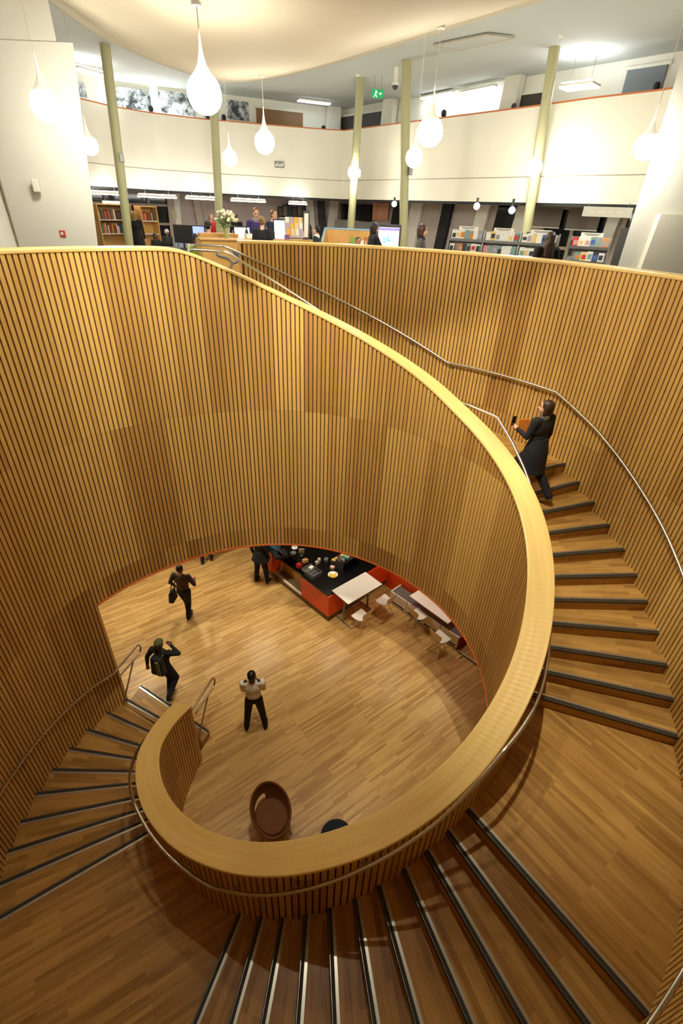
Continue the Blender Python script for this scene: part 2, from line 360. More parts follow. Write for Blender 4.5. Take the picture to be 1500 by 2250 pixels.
# ------------------------------------------------------------------ stair
stair = thing('staircase', 'oak spiral staircase winding up between two slatted timber walls, steel edged treads', 'staircase', (*C0, 0))
def rel(p, z): return (p[0]-C0[0], p[1]-C0[1], z)
def tread(k):
    """the step whose front edge is nosing k (level k*R), back to nosing k+1"""
    z = k*R; last = (k in (11, 22, 33))
    zb_ = z-R-.10
    if k in (11, 22, 33): zb_ = z-.30
    i0, i1, o0, o1 = Ni[k-1], Ni[k], No[k-1], No[k]
    n = 12 if last else 4
    mb = MB(); A = []; B = []
    for j in range(n+1):
        u = j/n; A.append(P(i0+(i1-i0)*u+(.0 if j < n else .35), TH-.01)); B.append(P(o0+(o1-o0)*u+(.0 if j < n else .3), .012))
    if k == 1:
        A[0] = (-2.49, 5.70); B[0] = (-4.26, 6.73); A = [A[0], (-2.62, 5.32), A[-1]]; B = [B[0], (-4.33, 6.45), B[-1]]; A[-1] = (-2.9, 5.52); 
    if k == 2:
        A[0] = (-2.56, 5.40); A = A[:1]+[P(168.5, TH)]+A[2:]
    vs = []; fs = []; uv = []
    ex = Vector((B[0][0]-A[0][0], B[0][1]-A[0][1], 0)).normalized(); ey = Vector((-ex.y, ex.x, 0)); o = Vector((*A[0], 0))
    def q(p): d = Vector((p[0], p[1], 0))-o; return (d.dot(ex)+k*.37, d.dot(ey)+k*1.13)
    for a, b in zip(A, B): vs += [rel(a, zb_), rel(b, zb_), rel(b, z), rel(a, z)]
    n = len(A)-1
    for i in range(n):
        c, p_ = 4*i, 4*i+4
        fs += [(c+3, c+2, p_+2, p_+3), (c+1, p_+1, p_+2, c+2), (c, c+3, p_+3, p_), (c, p_, p_+1, c+1)]
        uv += [[q(A[i]), q(B[i]), q(B[i+1]), q(A[i+1])]]+[[(0, 0), (.3, 0), (.3, .2), (0, .2)]]*3
    w = math.hypot(B[0][0]-A[0][0], B[0][1]-A[0][1])
    fs += [(0, 1, 2, 3), (4*n+3, 4*n+2, 4*n+1, 4*n)]
    uv += [[(k*.9, zb_), (k*.9+w, zb_), (k*.9+w, z), (k*.9, z)], [(0, 0), (w, 0), (w, .2), (0, .2)]]
    mb.add(vs, fs, uv)
    m_ = {11: m_landA, 22: m_landB, 33: m_landC}.get(k, m_tread)
    nm = 'landing' if last else 'tread'
    ob = mb.build(nm, m_, stair)
    # nosing: aluminium angle with a black grip let into it
    a, b = Vector((*A[0], 0)), Vector((*B[0], 0)); ex = (b-a).normalized(); bk = Vector((-ex.y, ex.x, 0))
    inside = Vector((*A[-1], 0))+Vector((*B[-1], 0))-a-b
    if bk.dot(inside) < 0: bk = -bk
    a2, b2 = a+ex*.012, b-ex*.012; c0 = Vector((C0[0], C0[1], 0))
    al = MB()
    def bar(mb_, y0, y1, z0, z1):
        p = [a2+bk*y0-c0, b2+bk*y0-c0, b2+bk*y1-c0, a2+bk*y1-c0]
        mb_.hexa([(v.x, v.y, z+z0) for v in p], [(v.x, v.y, z+z1) for v in p])
    bar(al, -.016, .066, 0, .004); bar(al, -.016, -.008, -.034, 0.004)
    no = al.build('nosing', m_alu, ob); no['label'] = 'aluminium stair edge'
    g = MB(); bar(g, -.004, .034, .004, .0062); bar(g, -.0175, -.016, -.03, -.004); g.build('grip_strip', m_grip, ob)
for k in range(1, 44): tread(k)
# last riser at the top
A, B = P(Ni[43], TH-.01), P(No[43], .012); a, b = Vector(rel(A, 0)), Vector(rel(B, 0)); bk = Vector((-(b-a).y, (b-a).x, 0)).normalized()
if bk.dot(Vector(rel(P(480, TH), 0))-a) < 0: bk = -bk
mb = MB(); p = [a, b, b+bk*.07, a+bk*.07]; mb.hexa([(v.x, v.y, F-.36) for v in p], [(v.x, v.y, F+.004) for v in p]); mb.build('tread', m_tread, stair)
# soffits under the flights
sf = MB()
def soffit(k0, k1):
    vs = []; fs = []
    for k in range(k0, k1+1):
        z = k*R-.42
        for u in (np.linspace(0, 1, 8, endpoint=False) if k < k1 else (0,)):
            i_ = Ni[k-1]+(Ni[min(k, 43)]-Ni[k-1])*u; o_ = No[k-1]+(No[min(k, 43)]-No[k-1])*u; zz = z+(0 if k in (33,) else R*u)
            a, b = P(i_, TH-.02), P(o_, .02); vs += [rel(a, zz), rel(b, zz)]
    for i in range(len(vs)//2-1): fs.append((2*i, 2*i+1, 2*i+3, 2*i+2))
    sf.add(vs, fs)
for a, b in ((23, 44),): soffit(a, b)
sf.build('soffit', m_ceil, stair)

# ------------------------------------------------------------------ handrails
OUT_R = [(521.5,1.34),(529,1.53),(542,1.82),(555.5,2.16),(561,2.33),(579.3,2.82),(585,2.95),(612,2.95),(619,3.06),(667,4.47),(671,4.63),(676,4.80),(700,4.82),(706,4.97),(719.5,5.43),(727.7,5.73),(734.8,5.98),(746.5,6.41),(756.8,6.73),(781.5,6.73),(829,8.55)]
IN_R = [(173,1.42),(178.9,1.60),(190.9,1.95),(203.9,2.27),(216.7,2.62),(224.5,2.78),(256,2.74),(266,3.02),(276,3.36),(289,3.79),(303,4.20),(312,4.58),(317.6,4.76),(338,4.78),(346,4.86),(360.4,5.34),(374.3,5.92),(387.4,6.44),(394,6.68),(421.5,6.68),(470.9,8.57)]
def rail_path(tab, off, step=1.5):
    T = np.array(tab); ts = sorted(set(list(T[:, 0])+list(np.arange(T[0, 0], T[-1, 0], step))))
    return [Vector((*P(t, off), float(np.interp(t, T[:, 0], T[:, 1])))) for t in ts]
def brackets(tab, off, wallr, t0, t1, gap, parent, o):
    T = np.array(tab); t = t0
    while t < t1:
        z = float(np.interp(t, T[:, 0], T[:, 1])); a, b = P(t, off), P(t, wallr)
        if z-.09 > zcap(t)-.05: t += gap; continue
        mb = MB().tube([(a[0]-o[0], a[1]-o[1], z-.02-o[2]), (a[0]-o[0], a[1]-o[1], z-.07-o[2]), ((a[0]+b[0])/2-o[0], (a[1]+b[1])/2-o[1], z-.09-o[2]), (b[0]-o[0], b[1]-o[1], z-.09-o[2])], .007, 6)
        w = Vector((b[0]-a[0], b[1]-a[1], 0)).normalized()
        mb.tube([(b[0]-o[0]-w.x*.006, b[1]-o[1]-w.y*.006, z-.09-o[2]), (b[0]-o[0]+w.x*.004, b[1]-o[1]+w.y*.004, z-.09-o[2])], .03, 10)
        mb.build('bracket', m_steel, parent, smooth=True)
        t += gap
def paddle(tip0, d, drop=.24, length=.70):
    """the flat return loop a rail ends in: out along d, round, back underneath"""
    d = Vector(d); d.z = 0; d.normalize(); up = Vector((0, 0, 1)); pts = []
    r_ = drop/2; e = tip0+d*length
    for i in range(9):
        a = PI/2-PI*i/8; pts.append(e+d*(r_*math.cos(a))+up*(r_*math.sin(a)-r_))
    return pts
def handrail(name, label, tab, off, wallr, start_dir, end_dir, t0, t1, gap, lead=()):
    pth = [Vector(q) for q in lead]+rail_path(tab, off); o = Vector((pth[0].x, pth[0].y, 0))
    root = thing(name, label, 'handrail', o)
    s0, s1 = pth[0], pth[-1]
    lo = paddle(s0, start_dir); sd = Vector(start_dir).normalized()
    lower = lo[-1]-sd*.62+Vector((0, 0, .03))
    full = [lower]+lo[::-1]+[s0+sd*.05]+pth
    ed = Vector(end_dir).normalized(); full = full+[s1+ed*.04, s1+ed*.55, s1+ed*.60+Vector((0, 0, -.02)), s1+ed*.62+Vector((0, 0, -.07))]
    MB().tube([p-o for p in full], .0205, 10).build('rail', m_steel, root, smooth=True)
    st = MB(); j = lo[-1]-sd*.16; st.tube([j-o, Vector((s0.x-sd.x*.02, s0.y-sd.y*.02, max(.17, s0.z-.95)))-o], .0165, 8); st.build('strut', m_steel, root, smooth=True)
    brackets(tab, off, wallr, t0, t1, gap, root, o)
    return root
handrail('handrail', 'long steel handrail on the outer slatted wall of the stair', OUT_R, -.075, .0, (.25, .97, 0), (-.98, .18, 0), 524, 826, 9.5)
handrail('handrail', 'long steel handrail on the stair side of the inner balustrade', IN_R, TH+.075, TH, (.27, .96, 0), (-.98, .2, 0), 178, 468, 14, ((-2.64, 5.47, 1.20), (-2.72, 5.42, 1.25), (-2.83, 5.36, 1.32)))
# ------------------------------------------------------------------ people
def caps(p0, r0, p1, r1, seg=12, hr=4):
    p0, p1 = np.array(p0, float), np.array(p1, float); ax = p1-p0; L = np.linalg.norm(ax); ax = ax/L if L > 1e-9 else np.array([0, 0, 1.])
    a = np.array([0, 0, 1.]) if abs(ax[2]) < .9 else np.array([1., 0, 0]); u = np.cross(ax, a); u /= np.linalg.norm(u); w = np.cross(ax, u)
    rings = [(p0-ax*r0*math.cos(PI/2*i/hr), r0*math.sin(PI/2*i/hr)) for i in range(hr+1)]+[(p1+ax*r1*math.sin(PI/2*i/hr), r1*math.cos(PI/2*i/hr)) for i in range(hr+1)]
    rings = [(c, max(r, 1e-4)) for c, r in rings]; vs = []
    for c, r in rings:
        for k in range(seg): vs.append(c+(u*math.cos(2*PI*k/seg)+w*math.sin(2*PI*k/seg))*r)
    fs = []
    for i in range(len(rings)-1):
        for k in range(seg): fs.append((i*seg+k, i*seg+(k+1) % seg, (i+1)*seg+(k+1) % seg, (i+1)*seg+k))
    fs += [tuple(range(seg-1, -1, -1)), tuple((len(rings)-1)*seg+k for k in range(seg))]
    return vs, fs
def blob(name, prims, voxel, mats, tags, smooth=4):
    """one continuous surface over all the given limbs; each face takes the material of the limb it covers"""
    mb = MB()
    for p in prims:
        if p[0] == 'c': v, f = caps(p[1], p[2], p[3], p[4]); mb.add(v, f)
        else:
            t = MB(); t.ball((0, 0, 0), 1, 14, 10); rot = p[4] if len(p) > 4 else None
            vs = [Vector((v[0]*p[2][0], v[1]*p[2][1], v[2]*p[2][2])) for v in t.v]
            if rot is not None: vs = [rot @ v for v in vs]
            mb.add([v+Vector(p[1]) for v in vs], t.f)
    o = mb.build('tmp', m_white); r_ = o.modifiers.new('r', 'REMESH'); r_.mode = 'VOXEL'; r_.voxel_size = voxel; r_.adaptivity = 0
    if smooth: s = o.modifiers.new('s', 'SMOOTH'); s.factor = .5; s.iterations = smooth
    dg = bpy.context.evaluated_depsgraph_get(); me = bpy.data.meshes.new_from_object(o.evaluated_get(dg)); old = o.data
    bpy.data.objects.remove(o); bpy.data.meshes.remove(old)
    me.name = name; me.materials.clear()
    for m_ in mats: me.materials.append(m_)
    n = len(me.polygons); c = np.zeros(n*3); me.polygons.foreach_get('center', c); c = c.reshape(-1, 3)
    best = np.full(n, 1e9); idx = np.zeros(n, int)
    for p, tg in zip(prims, tags):
        if p[0] == 'c':
            a, b = np.array(p[1], float), np.array(p[3], float); ab = b-a; t = np.clip(((c-a)@ab)/max(ab@ab, 1e-9), 0, 1)
            d = np.linalg.norm(c-a-t[:, None]*ab, axis=1)-(p[2]+(p[4]-p[2])*t)
        else:
            q = c-np.array(p[1]); 
            if len(p) > 4 and p[4] is not None: q = q @ np.array(p[4].to_3x3() if hasattr(p[4], 'to_3x3') else p[4])
            d = (np.linalg.norm(q/np.array(p[2]), axis=1)-1)*min(p[2])
        k = d < best; best[k] = d[k]; idx[k] = tg
    me.polygons.foreach_set('material_index', idx.astype(np.int32)); me.polygons.foreach_set('use_smooth', [True]*n); me.update()
    ob = bpy.data.objects.new(name, me); COL.objects.link(ob); return ob
def cloth(c): return mat('cloth_%02x%02x%02x' % c, rgb(*c), .85, noise=.12, nscale=30)
def hairm(c): return mat('hair_%02x%02x%02x' % c, rgb(*c), .5, noise=.25, nscale=60)
def person(label, loc, face, h=1.70, skin=0, hair=(40, 28, 22), hstyle='short', top=(30, 30, 34), bottom=(24, 24, 28), shoes=(20, 18, 18),
           pose=None, coat=0., lean=0., yaw=0., tilt=0., voxel=.013, scarf=None, hat=None, wide=1.0, group=None, child=False, sit=False):
    """face: direction (dx, dy) the person looks in. pose: joints to move, in metres for a body of 1.75 m facing +Y, right hand +X."""
    J = dict(hipL=(-.09, 0, .93), hipR=(.09, 0, .93), kneeL=(-.10, .02, .50), kneeR=(.10, .02, .50), ankL=(-.10, -.02, .09), ankR=(.10, -.02, .09),
             shL=(-.185, 0, 1.44), shR=(.185, 0, 1.44), elL=(-.24, -.03, 1.15), elR=(.24, -.03, 1.15), wrL=(-.24, .06, .91), wrR=(.24, .06, .91))
    J.update(pose or {})
    k = h/1.75; hs = 1.12 if child else 1.0; dz = -.45 if sit else 0.
    if sit: J.update(hipL=(-.09, 0, .48), hipR=(.09, 0, .48), kneeL=(-.11, .42, .52), kneeR=(.11, .42, .52), ankL=(-.11, .42, .09), ankR=(.11, .42, .09))
    def ln(p): return (p[0], p[1]+lean*max(0, p[2]-.95), p[2]+dz)
    for n_ in ('shL', 'shR'): J[n_] = ln(J[n_])
    for n_ in ('elL', 'elR', 'wrL', 'wrR'):
        J[n_] = ln(J[n_]) if n_ not in (pose or {}) else (J[n_][0], J[n_][1], J[n_][2]+dz)
    SK, TP, BT, SH, LIP = 0, 1, 2, 3, 4
    pr = []; tg = []
    def C(a, r0, b, r1, t): pr.append(('c', a, r0, b, r1)); tg.append(t)
    def E(c, r, t, rot=None): pr.append(('e', c, r, t, rot) if False else ('e', c, r, None, rot)); tg.append(t)
    w = wide
    E((0, .0, .97+dz), (.165*w, .115, .13), BT if not coat else TP)
    E(ln((0, .0, 1.12)), (.145*w, .105, .17), TP); E(ln((0, .005, 1.30)), (.175*w, .115, .19), TP)
    C(ln((-.13*w, 0, 1.425)), .065, ln((.13*w, 0, 1.425)), .065, TP)
    C(ln((0, .0, 1.43)), .058, ln((0, .01, 1.56)), .052, SK)
    for s, n_ in ((-1, 'L'), (1, 'R')):
        C(J['hip'+n_], .088*w, J['knee'+n_], .068*w, BT); C(J['knee'+n_], .068*w, J['ank'+n_], .055*w, BT)
        a = Vector(J['ank'+n_]); kn = Vector(J['knee'+n_]); sh = (a-kn); sh.x = 0
        fwd = Vector((s*.05, 1, 0)); tip = pose.get('toe'+n_) if pose and 'toe'+n_ in pose else None
        toe = Vector(tip) if tip else Vector((a.x+s*.012, a.y+.165, a.z-.055))
        C(tuple(a+Vector((0, -.035, -.045))), .042, tuple(toe), .036, SH)
        C(J['sh'+n_], .066*w, J['el'+n_], .047, TP); C(J['el'+n_], .047, J['wr'+n_], .034, TP)
        wr = Vector(J['wr'+n_]); dr = (wr-Vector(J['el'+n_])).normalized(); pl = wr+dr*.05
        sd = Vector((1, 0, 0)) if abs(dr.x) < .8 else Vector((0, 1, 0)); sd = (sd-dr*sd.dot(dr)).normalized(); nm_ = dr.cross(sd)
        lat = nm_ if abs(nm_.y) > abs(sd.y) else sd
        pal = dr.cross(lat); 
        if pal.x*s > 0: pal = -pal
        C(tuple(wr), .03, tuple(wr+dr*.03), .03, SK)
        E(tuple(wr+dr*.065), (.034, .034, .034), SK); C(tuple(wr+dr*.045-lat*.02), .02, tuple(wr+dr*.09-lat*.024), .018, SK); C(tuple(wr+dr*.045+lat*.02), .02, tuple(wr+dr*.09+lat*.024), .018, SK)
        for q, (o_, l_) in enumerate(((-.033, .062), (-.011, .075), (.011, .07), (.033, .052))):
            b0 = wr+dr*.095+lat*o_; b1 = b0+dr*l_*.55+pal*.008; b2 = b1+dr*l_*.4+pal*.026
            C(tuple(b0), .0105, tuple(b1), .0095, SK); C(tuple(b1), .0095, tuple(b2), .008, SK)
        tb = wr+dr*.03+lat*.03; C(tuple(tb), .013, tuple(tb+lat*.03+dr*.035+pal*.012), .011, SK); C(tuple(tb+lat*.03+dr*.035+pal*.012), .011, tuple(tb+lat*.032+dr*.065+pal*.02), .009, SK)
    if coat:      # skirt of a coat down to knee height
        C((0, .0, .98), .14*w, (0, 0, .90), .13*w, TP)
    # head
    HC = Vector(ln((0, .02, 1.645))); Q = Matrix.Rotation(yaw, 3, 'Z') @ Matrix.Rotation(tilt, 3, 'X')
    def hp(x, y, z): return tuple(HC+Q @ Vector((x*hs, y*hs, z*hs)))
    def HE(c, r, t): E(hp(*c), tuple(x*hs for x in r), t, Q)
    HE((0, -.008, .018), (.076, .094, .092), SK); HE((0, .022, -.045), (.06, .068, .07), SK); HE((0, .055, -.078), (.026, .026, .022), SK)
    C(hp(0, .085, .0), .009*hs, hp(0, .104, -.03), .013*hs, SK); HE((0, .078, -.056), (.022, .012, .008), LIP)
    for s in (-1, 1): HE((s*.076, -.005, -.012), (.012, .02, .03), SK)
    mats = [m_skin[skin], cloth(top), cloth(bottom), mat('shoe_%02x%02x%02x' % shoes, rgb(*shoes), .5), mat('lips', rgb(150, 82, 74), .5)]
    body = blob('person', pr, voxel, mats, tg)
    # eyes, brows
    ey = MB()
    for s in (-1, 1): ey.ball(hp(s*.03, .079, .004), .0085*hs, 8, 6); ey.box(hp(s*.031, .087, .024), (.03, .006, .006))
    ey.build('eyes', mat('dark_eyes', rgb(30, 22, 18), .3), body)
    hp_ = []
    if hat:
        hp_ = [('e', hp(0, -.012, .045), (.088*hs, .104*hs, .078*hs), None, Q), ('c', hp(0, -.01, .02), .088*hs, hp(0, -.012, .05), .08*hs)]
        hb = blob('hat', hp_, voxel, [cloth(hat)], [0]*2); hb.parent = body; hp_ = []
    if hstyle != 'bald':
        hp_ = [('e', hp(0, -.024, .034), (.087*hs, .095*hs, .089*hs), None, Q), ('e', hp(0, -.04, -.005), (.083*hs, .075*hs, .075*hs), None, Q)]
        if hat: hp_ = hp_[1:]
        if hstyle in ('bob', 'long'): hp_ += [('e', hp(0, -.03, .03), (.096*hs, .108*hs, .098*hs), None, Q)]
        if hstyle == 'bob': hp_ += [('c', hp(-.062, -.02, .01), .042*hs, hp(-.07, -.01, -.095), .036*hs), ('c', hp(.062, -.02, .01), .042*hs, hp(.07, -.01, -.095), .036*hs), ('c', hp(0, -.065, 0), .074*hs, hp(0, -.065, -.11), .06*hs)]
        if hstyle == 'long': hp_ += [('c', hp(-.062, -.02, .01), .036*hs, hp(-.085, -.03, -.2), .035*hs), ('c', hp(.062, -.02, .01), .036*hs, hp(.085, -.03, -.2), .035*hs), ('c', hp(0, -.07, 0), .075*hs, hp(0, -.105, -.30), .06*hs), ('c', hp(-.05, -.08, -.1), .055*hs, hp(-.05, -.10, -.30), .05*hs), ('c', hp(.05, -.08, -.1), .055*hs, hp(.05, -.10, -.30), .05*hs)]
        if hstyle == 'bun': hp_ += [('e', hp(0, -.10, .05), (.045*hs, .045*hs, .045*hs), None, Q)]
        if hstyle == 'tail': hp_ += [('c', hp(0, -.10, .03), .03*hs, hp(0, -.13, -.14), .02*hs)]
        ho = blob('hair', hp_, voxel, [hairm(hair)], [0]*len(hp_)); ho.parent = body
    if scarf:
        sb = MB(); sb.lathe([(.072, -.05), (.088, -.02), (.08, .02), (.06, .04)], ln((0, .0, 1.49)), 18); so = sb.build('collar', cloth(scarf), body, smooth=True)
    if coat:
        zb_ = .98-coat; kt = MB(); kt.lathe([(.13*w, 1.14), (.172*w, 1.0), (.19*w, .92), (.205*w, .92-(.92-zb_)*.5), (.222*w, zb_), (.212*w, zb_), (.19*w, .92-(.92-zb_)*.5), (.165*w, .95)], (0, 0, 0), 22, 1, .78)
        kt.build('coat_skirt', cloth(top), body, smooth=True)
    body.scale = (k, k, k); body.location = loc; body.rotation_euler = (0, 0, math.atan2(face[1], face[0])-PI/2)
    tag(body, label, 'person', group)
    return body
def wpt(b, p):
    """a point given in the person's own frame, in the room"""
    return Matrix.LocRotScale(b.location, b.rotation_euler, b.scale) @ Vector(p)
def off_dir(x, y): l = math.hypot(x, y); return (x/l, y/l)

# --- on the stair: woman in a long black coat climbing, phone and orange folder in her hand
wloc = Vector((2.99, 6.85, 5.30))
woman = person('woman with dark bob and long black coat climbing the stair, brown boots', wloc, off_dir(-.55, .83), 1.63, 0, (58, 34, 22), 'bob', (26, 26, 28), (20, 20, 22), (112, 84, 46), voxel=.010, coat=.44, wide=1.2, lean=.03, yaw=.75, tilt=.1,
    pose=dict(kneeL=(-.10, .24, .62), ankL=(-.08, .22, .25), toeL=(-.09, .39, .195), kneeR=(.12, -.10, .50), ankR=(.15, -.38, .17), toeR=(.16, -.25, .03), elL=(-.25, .06, 1.17), wrL=(-.22, .29, 1.22), elR=(.25, .0, 1.16), wrR=(.25, .08, .93)), scarf=(96, 88, 64))
# brown shaft of the rear boot
# things she holds
hw = wpt(woman, (-.205, .38, 1.255))
hz = woman.rotation_euler.z
mb = MB(); mb.box((0, 0, 0), (.075, .012, .15)); ph = mb.build('phone', m_black, None, loc=hw+Vector((-.03, .0, .07)), rz=hz, bevel=.004)
MB().box((0, .0066, 0), (.066, .001, .135)).build('screen', m_night, ph)
tag(ph, 'black phone held up in the hand of the woman on the stair', 'phone')
fo = MB().box((0, 0, 0), (.17, .02, .22)).build('folder', cloth((226, 130, 34)), None, loc=wpt(woman, (-.13, .27, 1.27)), rz=hz-.5, bevel=.004)
tag(fo, 'orange folder held against the chest of the woman on the stair', 'folder')
# --- guard
person('guard in white shirt with black epaulettes standing on the oak floor, seen from behind', (-1.585, 5.96, 0), off_dir(-.12, 1), 1.72, 2, (12, 11, 12), 'short', (236, 230, 216), (14, 14, 18), (10, 10, 10), voxel=.010, wide=1.08,
    pose=dict(kneeL=(-.15, .02, .50), ankL=(-.20, -.02, .09), kneeR=(.14, .02, .50), ankR=(.19, -.02, .09), elL=(-.205, .07, 1.16), wrL=(-.05, .21, 1.15), elR=(.205, .07, 1.16), wrR=(.06, .22, 1.19)), yaw=0, tilt=-.1)
guard = bpy.context.scene.objects['person.001'] if 'person.001' in bpy.data.objects else None
g_ = [o for o in COL.objects if o.get('label', '').startswith('guard')][0]
for s in (-1, 1):
    e = MB(); e.box((s*.15, 0, 1.507), (.10, .05, .012), ry=s*.28); ep = e.build('epaulette', m_blackm, g_, bevel=.003)
    MB().box((s*.165, 0, 1.511), (.03, .02, .006), ry=s*.28).build('badge', m_white, ep)
# --- walker with a shoulder bag, walking away
wk = person('person in brown jacket walking away across the floor, black bag on shoulder', (-3.90, 8.99, 0), off_dir(.12, 1), 1.74, 1, (26, 20, 18), 'short', (74, 60, 46), (16, 15, 15), (14, 13, 13), voxel=.011, wide=1.12,
    pose=dict(kneeL=(-.02, .10, .50), ankL=(0.0, .06, .10), kneeR=(.04, .06, .50), ankR=(.045, -.08, .12), elL=(-.31, -.03, 1.2), wrL=(-.27, .08, 1.02), elR=(.33, -.02, 1.22), wrR=(.22, .2, 1.2)))
bg = thing('shoulder_bag', 'black shoulder bag hanging at the hip of the walker in brown', 'bag', wpt(wk, (-.29, -.06, .80)), wk.rotation_euler.z)
MB().hexa([(-.07, -.15, -.16), (.07, -.15, -.16), (.07, .15, -.16), (-.07, .15, -.16)], [(-.04, -.13, .14), (.04, -.13, .14), (.04, .13, .14), (-.04, .13, .14)]).build('bag_body', m_blackm, bg, bevel=.03)
MB().tube([(0, -.12, .12), (.08, -.10, .40), (.11, -.04, .66), (.12, .06, .66), (.07, .12, .40), (0, .12, .12)], .012, 6).build('strap', m_blackm, bg, smooth=True)
# --- green parka with rucksack, walking to the stair foot / away, one elbow raised
gp = person('person in green hooded parka striding away near the foot of the stair', (-3.58, 6.62, 0), off_dir(.25, 1), 1.76, 2, (52, 54, 34), 'short', (26, 26, 24), (16, 16, 18), (14, 12, 12), voxel=.010, lean=-.02,
    pose=dict(kneeL=(-.03, .12, .50), ankL=(-.03, -.0, .10), kneeR=(.13, .12, .53), ankR=(.14, -.24, .33), toeR=(.15, -.2, .18), elL=(-.33, -.05, 1.2), wrL=(-.38, -.04, .95), elR=(.42, .0, 1.5), wrR=(.20, .1, 1.55)), hat=(92, 92, 58))
rk = thing('rucksack', 'black and green rucksack on the back of the person in the parka', 'rucksack', wpt(gp, (0, -.17, 1.2)), gp.rotation_euler.z)
MB().hexa([(-.15, -.09, -.24), (.15, -.09, -.24), (.15, .08, -.24), (-.15, .08, -.24)], [(-.12, -.06, .22), (.12, -.06, .22), (.12, .08, .22), (-.12, .08, .22)]).build('bag_body', m_blackm, rk, bevel=.04)
MB().box((.06, -.09, 0), (.09, .05, .40)).build('pocket', cloth((104, 106, 58)), rk, bevel=.02)
for s in (-1, 1): MB().tube([(s*.09, .07, .2), (s*.12, .16, .27), (s*.13, .27, .2), (s*.12, .28, .0)], .02, 6).build('strap', cloth((92, 94, 62)), rk, smooth=True)
# --- two people standing half hidden below the rim
person('person in black suit standing at the cafe counter, upper body hidden by the rim', (-2.22, 10.52, 0), off_dir(.35, 1), 1.78, 1, (20, 18, 18), 'short', (14, 14, 16), (12, 12, 14), (10, 10, 10), voxel=.012, wide=1.15, coat=.16,
    pose=dict(kneeL=(-.13, .02, .5), ankL=(-.17, -.02, .09), kneeR=(.13, .02, .5), ankR=(.17, .02, .09)))
person('person in dark trousers of whom only the shoes show under the rim', (-4.02, 11.30, 0), off_dir(-.15, 1), 1.75, 1, (20, 18, 18), 'short', (40, 38, 44), (18, 18, 24), (10, 10, 12), voxel=.014, pose=dict(ankL=(-.12, -.05, .09), ankR=(.13, .1, .10)))

# ------------------------------------------------------------------ ground floor: cafe
cu = Vector((-.709, .705, 0)).normalized(); cv = Vector((.705, .709, 0)).normalized(); cc = Vector((-.23, 8.99, 0))
def cpt(u, v, z=0): return cc+cu*u+cv*v+Vector((0, 0, z))
ctr = thing('cafe_counter', 'orange fronted cafe counter with a black top on a brown plinth', 'counter', cc)
def cbox(u0, u1, v0, v1, z0, z1):
    mb = MB(); q = [cu*u0+cv*v0, cu*u1+cv*v0, cu*u1+cv*v1, cu*u0+cv*v1]; mb.hexa([(p.x, p.y, z0) for p in q][::-1], [(p.x, p.y, z1) for p in q][::-1]); return mb
cbox(.05, 3.0, .05, 2.25, 0, .23).build('plinth', cloth((112, 88, 52)), ctr)
cbox(0, 1.09, 0, .04, .23, .91).build('front_panel', m_orange, ctr)
cbox(2.38, 3.0, 0, .04, .23, .91).build('front_panel', m_orange, ctr)
cbox(0, .04, .04, 2.28, .23, .91).build('side_panel', m_orange, ctr)
cbox(1.05, 1.09, .04, .34, .23, .91).build('return_panel', m_orange, ctr); cbox(2.38, 2.42, .04, .34, .23, .91).build('return_panel', m_orange, ctr)
cbox(1.09, 2.38, .30, .34, .23, .60).build('display_front', mat('display_floor_reflection', rgb(176, 130, 66), .1), ctr)  # glass coloured tan, the floor's reflection put into its base colour
cbox(1.09, 2.38, .26, .36, .60, .66).build('display_sill', m_black, ctr)
cbox(1.12, 1.95, .04, .08, .17, .235).build('kick_strip', mat('pale_strip', rgb(240, 232, 210), .4), ctr)
cbox(.04, 1.09, .0, 2.28, .91, .95).build('worktop', m_black, ctr); cbox(1.09, 2.38, .34, 1.9, .91, .95).build('worktop', m_black, ctr); cbox(2.38, 3.0, .0, 1.9, .91, .95).build('worktop', m_black, ctr)
cbox(.3, 2.9, 1.0, 1.86, .23, .91).build('carcass', m_dgrey, ctr)
# orange partition behind the tables
ow = MB(); d_ = Vector((.70, -.714, 0)); n_ = Vector((.714, .70, 0)); a = Vector((1.30, 10.50, 0))
def opt(u, v): return a+d_*u+n_*v
def obox(u0, u1, v0, v1, z0, z1):
    mb = MB(); q = [opt(u0, v0), opt(u1, v0), opt(u1, v1), opt(u0, v1)]; mb.hexa([(p.x, p.y, z0) for p in q], [(p.x, p.y, z1) for p in q]); return mb
struct(obox(-.05, 3.3, .12, .2, 0, 2.98).build('wall_orange', m_orange))
struct(obox(3.3, 5.2, .12, .2, 0, 2.98).build('wall_amber', mat('amber_laminate', rgb(232, 150, 40), .4)))
# long low white bench cabinet against it
bn = thing('bench_cabinet', 'long low white cabinet with black slots standing along the orange partition', 'cabinet', opt(.55, -.32))
def bbox(u0, u1, v0, v1, z0, z1):
    o = opt(.55, -.32); mb = MB(); q = [opt(u0, v0)-o, opt(u1, v0)-o, opt(u1, v1)-o, opt(u0, v1)-o]; mb.hexa([(p.x, p.y, z0) for p in q], [(p.x, p.y, z1) for p in q]); return mb
for i in range(4):
    u0 = .56+i*.56; bbox(u0, u0+.54, -.32, -.29, .03, .42).build('front_panel', m_laminate, bn, bevel=.004)
    bbox(u0+.05, u0+.49, -.3225, -.318, .07, .12).build('slot', m_black, bn)
bbox(.55, 2.80, -.29, .06, .03, .40).build('carcass', m_grey, bn); bbox(.53, .56, -.32, .08, .0, .43).build('side_panel', m_laminate, bn); bbox(2.79, 2.82, -.32, .08, .0, .43).build('side_panel', cloth((160, 50, 40)), bn)
fr_ = thing('floor_rail', 'low metal rail on the floor at the end of the white cabinet', 'rail', opt(2.9, -.3))
